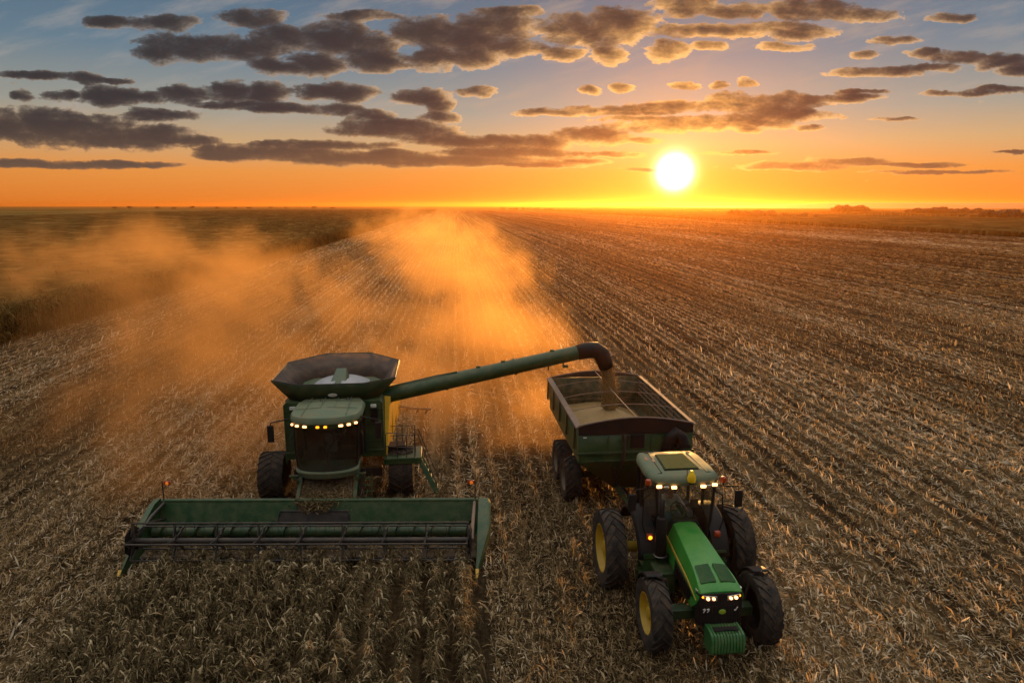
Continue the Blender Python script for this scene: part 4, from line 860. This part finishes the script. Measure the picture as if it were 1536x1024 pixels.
# exhaust, steps, tanks
b = MB(); b.lathe([(0, 1.55), (.13, 1.56), (.155, 1.6), (.155, 2.62), (.13, 2.70), (.075, 2.73), (.0, 2.73)], 20, (-.78, -1.35, 0), 'z'); b.tube([(-.78, -1.35, 2.7), (-.78, -1.35, 3.02), (-.77, -1.31, 3.12), (-.74, -1.24, 3.17)], .072, 12); b.tube([(-.55, -1.35, 1.5), (-.72, -1.35, 1.55), (-.78, -1.35, 1.62)], .09, 10); b.build('exhaust_stack', 'black', tr)
b = MB(); b.lathe([(.17, 1.56), (.19, 1.575), (.17, 1.59)], 20, (-.78, -1.35, 0), 'z'); b.build('exhaust_clamp', 'steel', tr)
for sx in (1, -1):
    c = MB()
    for k in range(4): c.box((sx * (.98 + .03 * k), -1.0, 1.5 - .3 * k), (.5, .45, .035))
    for dy in (-.22, .22): c.sheet((sx * .8, -1.0 + dy, 1.55), (sx * 1.2, -1.0 + dy, 1.55), (sx * 1.3, -1.0 + dy, .55), (sx * 1.0, -1.0 + dy, .55), .02)
    c.build('cab_step', 'green' if sx < 0 else 'dgreen', tr)
# rear fenders
for sx in (1, -1):
    secs = [[(sx * x, 1.23 * math.cos(R(a)) * k, 1.15 + 1.23 * math.sin(R(a)) * k) for x, k in ((.80, 1.0), (.82, 1.03), (1.28, 1.03), (1.36, .96))] for a in range(20, 171, 10)]
    c = MB(); c.loft(secs, cap=False, closed=False); c.sheet((sx * .80, -1.05, 1.5), (sx * .80, .9, 1.6), (sx * .80, .6, 2.35), (sx * .80, -.7, 2.3), .03); o = c.build('rear_fender', 'black', tr); q = o.modifiers.new('skin', 'SOLIDIFY'); q.thickness = .02
    c = MB(); c.box((sx * 1.0, -1.02, 1.97), (.17, .12, .16)); c.build('turn_signal_housing', 'amber', tr, .02)
    o = MB().lathe([(0, -.02), (.05, -.018), (.062, .0)], 14).build('turn_signal', 'lampy' if sx < 0 else 'amber', tr, loc=(sx * 1.0, -1.085, 1.97)); o.rotation_euler.z = R(90)
# cab
WARP = stretch(1.8, 3.1, .36)
b = MB(); rl = [(-.86, 1.05), (.86, 1.05), (.98, .7), (1.03, -.3), (1.0, -.85), (.80, -1.02), (.3, -1.09), (-.3, -1.09), (-.80, -1.02), (-1.0, -.85), (-1.03, -.3), (-.98, .7)]
def rl_(k, z): return [(x * k, y * k, z) for x, y in rl]
b.loft([rl_(.95, 3.14), rl_(1.0, 3.20), rl_(1.0, 3.30), rl_(.95, 3.39), rl_(.86, 3.43), rl_(.5, 3.46)]); b.build('cab_roof', 'roof', tr, smooth=50)
b = MB(); b.sheet((-.50, -.62, 3.470), (.50, -.62, 3.470), (.42, .55, 3.470), (-.42, .55, 3.470), .03); b.build('roof_hatch', 'hatch', tr, .03)
b = MB()
for p in ([(-.52, -.64), (.52, -.64), (.44, .57), (-.44, .57), (-.52, -.64)], [(-.78, -.80), (-.66, -.82), (-.60, .8), (-.72, .8)], [(.78, -.80), (.66, -.82), (.60, .8), (.72, .8)]): b.tube([(x, y, 3.475 - .055 * min(1, (abs(x) / .8) ** 3)) for x, y in p], .014, 5, True)
b.build('roof_groove', 'black', tr)
b = MB(); b.box((-.74, .35, 3.44), (.2, .26, .012)); b.box((-.62, .12, 3.458), (.1, .2, .01)); b.build('roof_decal', 'rail', tr)
b = MB(); b.lathe([(0, 3.28), (.11, 3.28), (.125, 3.36), (.115, 3.44), (.07, 3.53), (.045, 3.6), (0, 3.61)], 20, (.12, -1.09, 0), 'z'); b.build('satellite_receiver', 'receiver', tr)
b = MB(); b.tube([(.02, -1.0, 3.4), (-.0, -1.03, 3.68)], .012, 5); b.box((.12, -1.08, 3.25), (.14, .06, .1)); b.build('receiver_mount', 'dark', tr)
for k, (x, lit) in enumerate(((-.80, 1), (-.60, 0), (-.38, 1), (.47, 1), (.62, 0), (.82, 1))):
    yy = -1.08 + .12 * max(0, abs(x) - .45); o = MB().box((0, 0, 0), (.15, .07, .085)).build('work_lamp', 'lampw' if lit else 'chrome', tr, .02, loc=(x, yy - .03, 3.13 + (.02 if abs(x) > .7 else 0)))
b = MB()
for sx in (1, -1):
    b.tube([(sx * .62, -1.0, 1.55), (sx * .78, -1.0, 2.3), (sx * .86, -.98, 3.2)], .045, 8); b.tube([(sx * .93, .1, 1.6), (sx * .95, .1, 3.2)], .05, 8); b.tube([(sx * .80, .95, 2.0), (sx * .82, .98, 3.2)], .05, 8)
    b.tube([(sx * .63, -1.0, 1.55), (sx * .93, .1, 1.55), (sx * .8, .95, 2.0)], .05, 8)
b.tube([(-.62, -1.0, 1.55), (.62, -1.0, 1.55)], .045, 8); b.build('cab_pillar', 'black', tr)
b = MB().sheet((-.62, -1.03, 1.6), (.62, -1.03, 1.6), (.86, -1.0, 3.16), (-.86, -1.0, 3.16), .01); b.build('windscreen', 'cglass', tr)
for sx in (1, -1): b = MB().sheet((sx * .65, -.98, 1.62), (sx * .93, .1, 1.62), (sx * .95, .1, 3.16), (sx * .87, -.95, 3.16), .01); b.build('door_glass', 'cglass', tr)
b = MB().sheet((-.8, .98, 2.05), (.8, .98, 2.05), (.82, 1.0, 3.16), (-.82, 1.0, 3.16), .01); b.build('rear_glass', 'cglass', tr)
b = MB(); b.box((0, -.1, 1.5), (1.5, 1.9, .1)); b.box((0, .75, 1.8), (1.5, .4, .6)); b.box((.48, -.1, 2.0), (.28, .9, .25)); b.build('cab_floor', 'black', tr, .03)
b = MB(); b.box((0, .30, 2.0), (.55, .55, .16)); b.box((0, .58, 2.36), (.52, .14, .62), Matrix.Rotation(-.15, 3, 'X')); b.box((0, .3, 1.75), (.3, .3, .4)); b.build('driver_seat', 'seat', tr, .04)
b = MB(); b.tube([(0, -.75, 1.6), (0, -.5, 2.2)], .07, 8); b.box((0, -.8, 2.1), (.42, .22, .3)); b.tube([(.21 * math.cos(a), -.42 + .14 * math.sin(a), 2.32 + .15 * math.sin(a)) for a in [k * math.pi / 9 for k in range(19)]], .017, 6); b.tube([(-.2, -.42, 2.32), (.2, -.42, 2.32)], .015, 5); b.build('steering_wheel', 'dark', tr)
b = MB(); b.box((.42, -.62, 2.55), (.26, .05, .2), Matrix.Rotation(.4, 3, 'Z')); b.tube([(.42, -.6, 2.5), (.55, -.3, 2.1)], .02, 6); b.build('display_screen', 'black', tr)
for sx in (1, -1):
    c = MB(); c.tube([(sx * .9, -.92, 3.08), (sx * 1.18, -1.0, 3.08), (sx * 1.55, -1.02, 3.06), (sx * 1.56, -1.02, 2.98)], .02, 6); c.tube([(sx * 1.1, -1.0, 3.08), (sx * 1.1, -1.0, 3.22)], .025, 7); c.tube([(sx * .95, -.8, 2.9), (sx * 1.16, -.85, 2.8), (sx * 1.2, -.9, 2.2), (sx * 1.0, -.92, 1.7)], .02, 6); c.build('mirror_arm', 'black', tr)
    MB().box((sx * 1.56, -1.04, 2.78), (.22, .10, .40)).build('mirror', 'black', tr, .03)
    MB().lathe([(0, 3.2), (.085, 3.2), (.09, 3.25), (.075, 3.34), (.0, 3.37)], 16, (sx * 1.1, -1.0, 0), 'z').build('beacon', 'amber', tr)
b = MB(); b.tube([(0, .6, .75), (0, 1.75, .62)], .06, 8); b.box((0, 1.2, .95), (1.0, .08, .12)); b.build('drawbar', 'dark', tr)
WARP = None
# ---- the driver
def skin_mesh(name, pts, edges, mat, lvl=2):
    me = bpy.data.meshes.new(name); me.from_pydata([p[:3] for p in pts], edges, []); o = bpy.data.objects.new(name, me); COL.objects.link(o)
    s_ = o.modifiers.new('skin', 'SKIN'); o.modifiers.new('sub', 'SUBSURF').render_levels = lvl
    for k, p in enumerate(pts): me.skin_vertices[0].data[k].radius = (p[3], p[4] if len(p) > 4 else p[3])
    me.skin_vertices[0].data[0].use_root = True; me.materials.append(M[mat]); return o
me_p = [(0, .28, 2.13, .15, .12), (0, .30, 2.36, .15, .11), (0, .30, 2.56, .17, .11), (0, .27, 2.68, .065), (0, .24, 2.74, .062), (0, .215, 2.83, .085, .10), (.01, .20, 2.92, .08, .10),
        (-.20, .28, 2.60, .062), (-.27, .10, 2.42, .05), (-.17, -.20, 2.40, .042), (-.13, -.33, 2.42, .036), (.20, .28, 2.60, .062), (.30, .10, 2.43, .05), (.34, -.18, 2.38, .042), (.35, -.31, 2.38, .036),
        (-.12, .16, 2.12, .10), (-.17, -.24, 2.12, .075), (-.17, -.34, 1.72, .06), (-.17, -.50, 1.62, .05), (.12, .16, 2.12, .10), (.17, -.24, 2.12, .075), (.17, -.34, 1.72, .06), (.17, -.50, 1.62, .05),
        (.01, .115, 2.86, .022)]
me_e = [(0, 1), (1, 2), (2, 3), (3, 4), (4, 5), (5, 6), (2, 7), (7, 8), (8, 9), (9, 10), (2, 11), (11, 12), (12, 13), (13, 14), (0, 15), (15, 16), (16, 17), (17, 18), (0, 19), (19, 20), (20, 21), (21, 22), (5, 23)]
for hx, b0, dirx in ((-.13, 10, 1), (.35, 14, -1)):      # fingers curled over the rim, thumb at the side of the palm
    wrist = me_p[b0]
    for k, (dx, ln) in enumerate(((-.033, .8), (-.011, .95), (.011, 1.), (.033, .85))):
        n = len(me_p); me_p += [(wrist[0] + dx, wrist[1] - .05 * ln, wrist[2] + .015, .0105), (wrist[0] + dx, wrist[1] - .085 * ln, wrist[2] - .005, .0095), (wrist[0] + dx, wrist[1] - .08 * ln, wrist[2] - .035, .008)]; me_e += [(b0, n), (n, n + 1), (n + 1, n + 2)]
    n = len(me_p); me_p += [(wrist[0] + dirx * .045, wrist[1] - .02, wrist[2], .012), (wrist[0] + dirx * .055, wrist[1] - .055, wrist[2] - .015, .01)]; me_e += [(b0, n), (n, n + 1)]
PT = Matrix.Translation(tr.location) @ Matrix.Rotation(R(5.2), 4, 'Z')
pers = skin_mesh('person', me_p, me_e, 'skin'); pers.location = tr.location; pers.rotation_euler.z = R(5.2)
tag(pers, 'person in a pale shirt seated at the wheel inside the tractor cab', 'person')
sh = skin_mesh('shirt', [(0, .28, 2.10, .18, .145), (0, .30, 2.36, .175, .13), (0, .30, 2.57, .185, .125), (0, .285, 2.655, .085), (-.20, .28, 2.60, .08), (-.275, .10, 2.42, .066), (-.22, -.06, 2.405, .058), (.20, .28, 2.60, .08), (.305, .10, 2.43, .066), (.325, -.05, 2.40, .058)], [(0, 1), (1, 2), (2, 3), (2, 4), (4, 5), (5, 6), (2, 7), (7, 8), (8, 9)], 'shirt'); sh.parent = pers
jn = skin_mesh('trousers', [(0, .28, 2.08, .17, .13), (-.12, .15, 2.11, .115), (-.17, -.24, 2.125, .088), (-.17, -.34, 1.72, .072), (-.17, -.36, 1.66, .072), (.12, .15, 2.11, .115), (.17, -.24, 2.125, .088), (.17, -.34, 1.72, .072), (.17, -.36, 1.66, .072)], [(0, 1), (1, 2), (2, 3), (3, 4), (0, 5), (5, 6), (6, 7), (7, 8)], 'jeans'); jn.parent = pers
hr = MB(); hr.lathe([(.112, -.02), (.115, .04), (.095, .09), (.05, .12), (.0, .128)], 18, (.01, .225, 2.89), 'z'); hr.loft([[(-.07, .12, 2.91), (.09, .12, 2.91), (.09, .12, 2.925), (-.07, .12, 2.925)], [(-.05, .04, 2.895), (.07, .04, 2.895), (.07, .04, 2.905), (-.05, .04, 2.905)]]); hr.build('cap', 'hair', pers)
# eyes and mouth
for sx in (1, -1): MB().lathe([(0, -.008), (.010, -.004), (.011, .004)], 8).build('eye', 'black', pers, loc=(.01 + sx * .032, .128, 2.885)).rotation_euler.z = R(90)
# ------------------------------------------------------------------ grain cart
gc = empty('grain_cart', (4.08, 26.6, 0), R(5.5))
tag(gc, 'green hopper grain cart hitched behind the tractor being filled with grain', 'grain cart')
HW, HL, ZT2 = 2.08, 3.45, 3.68
b = MB()
def rect(x, y0, y1, z): return [(-x, y0, z), (x, y0, z), (x, y1, z), (-x, y1, z)]
b.loft([rect(.55, -2.55, 2.55, .95), rect(HW - .03, -HL + .03, HL - .03, 2.30), rect(HW - .03, -HL + .03, HL - .03, 2.64), rect(HW, -HL, HL, 2.70), rect(HW, -HL, HL, ZT2)], cap=False)
b.add(rect(.55, -2.55, 2.55, .95), [(0, 1, 2, 3)])
o = b.build('hopper', ['green', 'innerdust'], gc, smooth=20); q = o.modifiers.new('skin', 'SOLIDIFY'); q.thickness = .03; q.offset = -1; q.material_offset = 1; q.material_offset_rim = 0
b = MB()
for k in range(9):
    y = -HL + .35 + k * .85
    for sx in (1, -1): MB().box((sx * (HW - .045), y, 3.18), (.02, .10, .92)).build('inner_rib', 'dgreen', gc)
b = MB()
for sx in (1, -1):
    for k in range(4): MB().tube([(sx * (HW - .06 - .0), -HL + .1, 3.5 - k * .2), (sx * (HW - .06), HL - .1, 3.5 - k * .2)], .018, 6).build('inner_rail', 'rail', gc)
for sx in (1, -1):
    c = MB(); c.loft([[(sx * (HW - .10), y, ZT2 + .03), (sx * (HW + .10), y, ZT2 - .02), (sx * (HW + .10), y, ZT2 - .09), (sx * (HW - .10), y, ZT2 + .0)] for y in (-HL - .04, HL + .04)]); c.build('top_rail', 'rail', gc, .012)
    c = MB()
    for k in range(5): y = -HL + .5 + k * 1.6; c.loft([[(sx * (HW + .02), y - .05, 2.65), (sx * (HW + .10), y - .05, 2.72), (sx * (HW + .10), y + .05, 2.72), (sx * (HW + .02), y + .05, 2.65)], [(sx * (HW + .02), y - .05, ZT2 - .1), (sx * (HW + .07), y - .05, ZT2 - .1), (sx * (HW + .07), y + .05, ZT2 - .1), (sx * (HW + .02), y + .05, ZT2 - .1)]])
    c.build('side_post', 'dgreen', gc)
for sy, nm in ((-1, 'end_arch'), (1, 'end_arch')):
    c = MB(); n = 16; y = sy * (HL + .015); f = lambda k: (-HW + 2 * HW * k / n, .26 * math.sin(math.pi * k / n))
    pts = [f(k) for k in range(n + 1)]
    c.loft([[(x, y - .02, ZT2 - .33 if True else 0) for x, z in pts] + [(x, y - .02, ZT2 + z) for x, z in pts[::-1]], [(x, y + .02, ZT2 - .33) for x, z in pts] + [(x, y + .02, ZT2 + z) for x, z in pts[::-1]]]); c.build(nm, 'black' if sy < 0 else 'inside', gc)
    c = MB(); c.tube([(x, y, ZT2 + z + .015) for x, z in pts], .03, 8); c.build('arch_trim', 'rail', gc)
b = MB()
for y in (-1.7, .1, 1.9): b.tube([(x, y, ZT2 + .24 * (1 - (x / HW) ** 2)) for x in [(-1 + k / 8) * HW for k in range(17)]], .018, 6)
b.tube([(0, -HL, ZT2 + .27), (0, -1.7, ZT2 + .25), (0, 1.9, ZT2 + .25), (0, HL, ZT2 + .27)], .02, 6); b.build('tarp_bow', 'rail', gc)
# front face details
yf = -HL - .03
b = MB(); b.box((-.0, yf, 2.66), (2 * HW + .1, .07, .09)); b.box((0, yf + .05, 2.35), (3.5, .06, .05)); b.build('front_ledge', 'dgreen', gc, .01)
b = MB(); b.box((.05, yf - .01, 3.08), (.52, .05, .50)); b.build('sight_window', 'black', gc, .03)
b = MB(); b.tube([(-.42, yf - .06, 3.35), (-.42, yf - .12, 3.2), (-.46, yf - .1, 2.5), (-.5, yf + .45, 1.7)], .06, 8); b.box((-.42, yf - .06, 3.2), (.16, .12, .3)); b.tube([(-.3, yf - .05, 3.3), (-.3, yf + .3, 1.9)], .025, 6); b.build('front_pipe', 'dark', gc)
b = MB()
for x in (-1.0, .55): b.tube([(x, yf - .02, 3.3), (x, yf - .02, 2.72)], .02, 6)
for k in range(9): b.lathe([(0, -.012), (.018, -.01), (.018, .01)], 8, (-1.8 + .45 * k, yf - .0, 2.76), 'x')
b.build('front_stiffener', 'dgreen', gc)
b = MB(); b.tube([(-.9, yf - .02, 2.2), (-.6, yf + .3, 1.4), (-.2, yf - .4, 1.0), (0, -5.2, .95)], .025, 6); b.build('hydraulic_hose', 'black', gc); b = MB(); b.tube([(-.8, yf - .02, 2.1), (-.5, yf + .3, 1.3), (-.1, yf - .4, .95), (.08, -5.2, .95)], .025, 6); b.build('hydraulic_hose', 'black', gc)
b = MB(); E2 = [(1.62, yf + .3, 2.0), (1.58, yf - .14, 2.9), (1.5, yf - .22, 3.25), (1.36, yf - .26, 3.45), (1.20, yf - .26, 3.40), (1.10, yf - .24, 3.2)]; b.tube([(1.10 + .0, yf + .3, 1.9), (1.12, yf - .1, 2.85), (1.2, yf - .2, 3.25), (1.38, yf - .22, 3.40), (1.56, yf - .22, 3.28), (1.62, yf - .2, 3.02)], [.22, .22, .22, .22, .22, .26], 14); b.box((1.62, yf - .22, 2.95), (.46, .34, .12)); b.build('folded_auger', 'black', gc)
b = MB(); b.box((-1.62, yf + .28, 2.42), (.17, .03, .2)); b.build('warning_decal', 'ydecal', gc, loc=(0, -.1, 0)); b = MB(); b.box((-1.15, yf + .28, 2.50), (.24, .03, .12)); b.build('maker_decal', 'decal', gc, loc=(0, -.1, 0)); b = MB(); b.box((-1.85, yf - .02, 3.27), (.12, .02, .04)); b.build('lamp_reflector', 'decal', gc)
# chassis and running gear
b = MB()
for sx in (1, -1): b.tube([(sx * .5, 2.6, 1.0), (sx * .5, -1.8, 1.0), (sx * .12, -4.9, .75)], .09, 6); b.tube([(sx * 1.5, -2.2, 1.9), (sx * .55, -1.9, 1.05)], .06, 6); b.tube([(sx * 1.6, 1.9, 2.0), (sx * .55, 1.6, 1.05)], .06, 6)
b.box((0, -4.95, .72), (.4, .5, .14)); b.box((0, -1.05, .9), (3.6, .2, .22)); b.box((0, .75, .9), (3.6, .2, .22))
for sx in (1, -1): b.box((sx * 1.45, -.15, .95), (.16, 2.0, .22))
b.build('frame', 'dgreen', gc, .015)
for y in (-1.15, .75):
    for x, fl in ((-1.9, 0), (1.9, 1)): make_wheel(gc, (x, y, .84), .84, .62, .48, bool(fl), rim='tan')
# grain in the cart and falling from the spout
PG = Matrix.Translation(gc.location) @ Matrix.Rotation(R(5.5), 4, 'Z')
Mcb = Matrix.Translation(cb.location) @ Matrix.Rotation(R(6.5), 4, 'Z')
sp0 = Mcb @ SPOUT; fall = sp0 + Vector((.12, -.30, -1.62)); lf = PG.inverted() @ fall
def grain_mat():
    m, t, out = material('grain'); p = t.new('ShaderNodeTexCoord').outputs['Object']; v = t.new('ShaderNodeTexVoronoi'); t.l.new(p, v.inputs[0]); v.inputs['Scale'].default_value = 55
    col = t.mix(t.noise(p, 3., 4), (.22, .125, .045), (.40, .25, .095)); col = t.mix(t.m('MULTIPLY', v.outputs['Distance'], .6), col, (.50, .34, .15))
    b = principled(t, out, Base_Color=col, Roughness=.75); bump(t, b, v.outputs['Distance'], .02, .7); return m
GR = grain_mat()
def heap():
    xs, ys = np.linspace(-HW + .045, HW - .045, 90), np.linspace(-HL + .045, HL - .045, 130); X, Y = np.meshgrid(xs, ys, indexing='ij')
    d = np.hypot((X - lf.x) * 1.0, (Y - lf.y) * .8); Z = np.maximum(2.98 - .30 * d, 2.5 - .08 * np.abs(X)) + .03 * vn(X, Y, 3.) + .02 * vn(X, Y, 9.) - .18 * np.clip(X - .3, 0, 2)
    Z += .14 * np.exp(-(d / .28) ** 2)
    k = Y.shape[1]; i = np.arange(k - 1)[None, :] + (np.arange(len(xs) - 1) * k)[:, None]
    o = mesh_np('grain_heap', np.stack([X, Y, Z], -1).reshape(-1, 3), np.stack([i, i + k, i + k + 1, i + 1], -1).reshape(-1, 4), GR, smooth=True)
    o.location = gc.location; o.rotation_euler.z = R(5.5); tag(o, 'heap of golden grain lying inside the grain cart', 'grain', kind='stuff')
heap()
GRAIN = leaf_mat('falling_grain', [(0, (.14, .08, .03)), (.5, (.33, .20, .075)), (1, (.58, .40, .18))], .3, .6)
def stream():
    P = Pile(); n = 15000; q = RNG.random(n) ** .9; c0 = np.array(sp0); c1 = np.array(fall)
    cen = c0 + (c1 - c0) * q[:, None]; cen[:, 0] += .06 * np.sin(q * 3); rad = (.24 + .14 * q) * np.sqrt(RNG.random(n)) * np.where(RNG.random(n) < .08, 1.5, 1); a = RNG.uniform(0, 6.28, n)
    pos = cen + np.stack([rad * np.cos(a), rad * np.sin(a), np.zeros(n)], 1)
    v, f = strips(pos, .05 * RNG.lognormal(0, .4, n), .013 * np.ones(n), RNG.uniform(0, 6.28, n), np.pi / 2 - np.abs(RNG.normal(0, .35, n)), np.zeros(n), RNG.uniform(0, 3, n), 3, .4); P.add(v, f, RNG.random(n))
    # the dense core
    k, m = 28, 30; core = []
    for j in range(m):
        u = j / (m - 1); c = c0 + (c1 - c0) * u + np.array([.06 * math.sin(u * 3), 0, 0])
        for i in range(k): an = 2 * math.pi * i / k; r = (.20 + .10 * u) * (1 + .25 * (vn(np.array([i * 1.]), np.array([j * .25]), .9)[0] - .5)); core.append((c[0] + r * math.cos(an), c[1] + r * math.sin(an), c[2]))
    f = np.array([(j * k + i, j * k + (i + 1) % k, (j + 1) * k + (i + 1) % k, (j + 1) * k + i) for j in range(m - 1) for i in range(k)])
    P.add(np.array(core), f, RNG.uniform(.2, .7, len(f)))
    tag(P.build('falling_grain', GRAIN), 'golden stream of grain pouring from the auger spout into the cart', 'grain', kind='stuff')
stream()
# ------------------------------------------------------------------ render settings
sc.view_settings.view_transform = 'Standard'; sc.view_settings.look = 'None'; sc.view_settings.exposure = EXPOSURE; sc.view_settings.gamma = 1
sc.render.engine = 'CYCLES'
cy = sc.cycles
cy.use_denoising = True; cy.denoiser = 'OPENIMAGEDENOISE'; cy.denoising_input_passes = 'RGB_ALBEDO_NORMAL'
cy.max_bounces = 6; cy.diffuse_bounces = 2; cy.glossy_bounces = 3; cy.transmission_bounces = 4; cy.transparent_max_bounces = 12; cy.volume_bounces = 1
cy.sample_clamp_indirect = 4.; cy.use_adaptive_sampling = True; cy.adaptive_threshold = .015
cy.volume_step_rate = .6; cy.volume_max_steps = 256
cy.caustics_reflective = False; cy.caustics_refractive = False
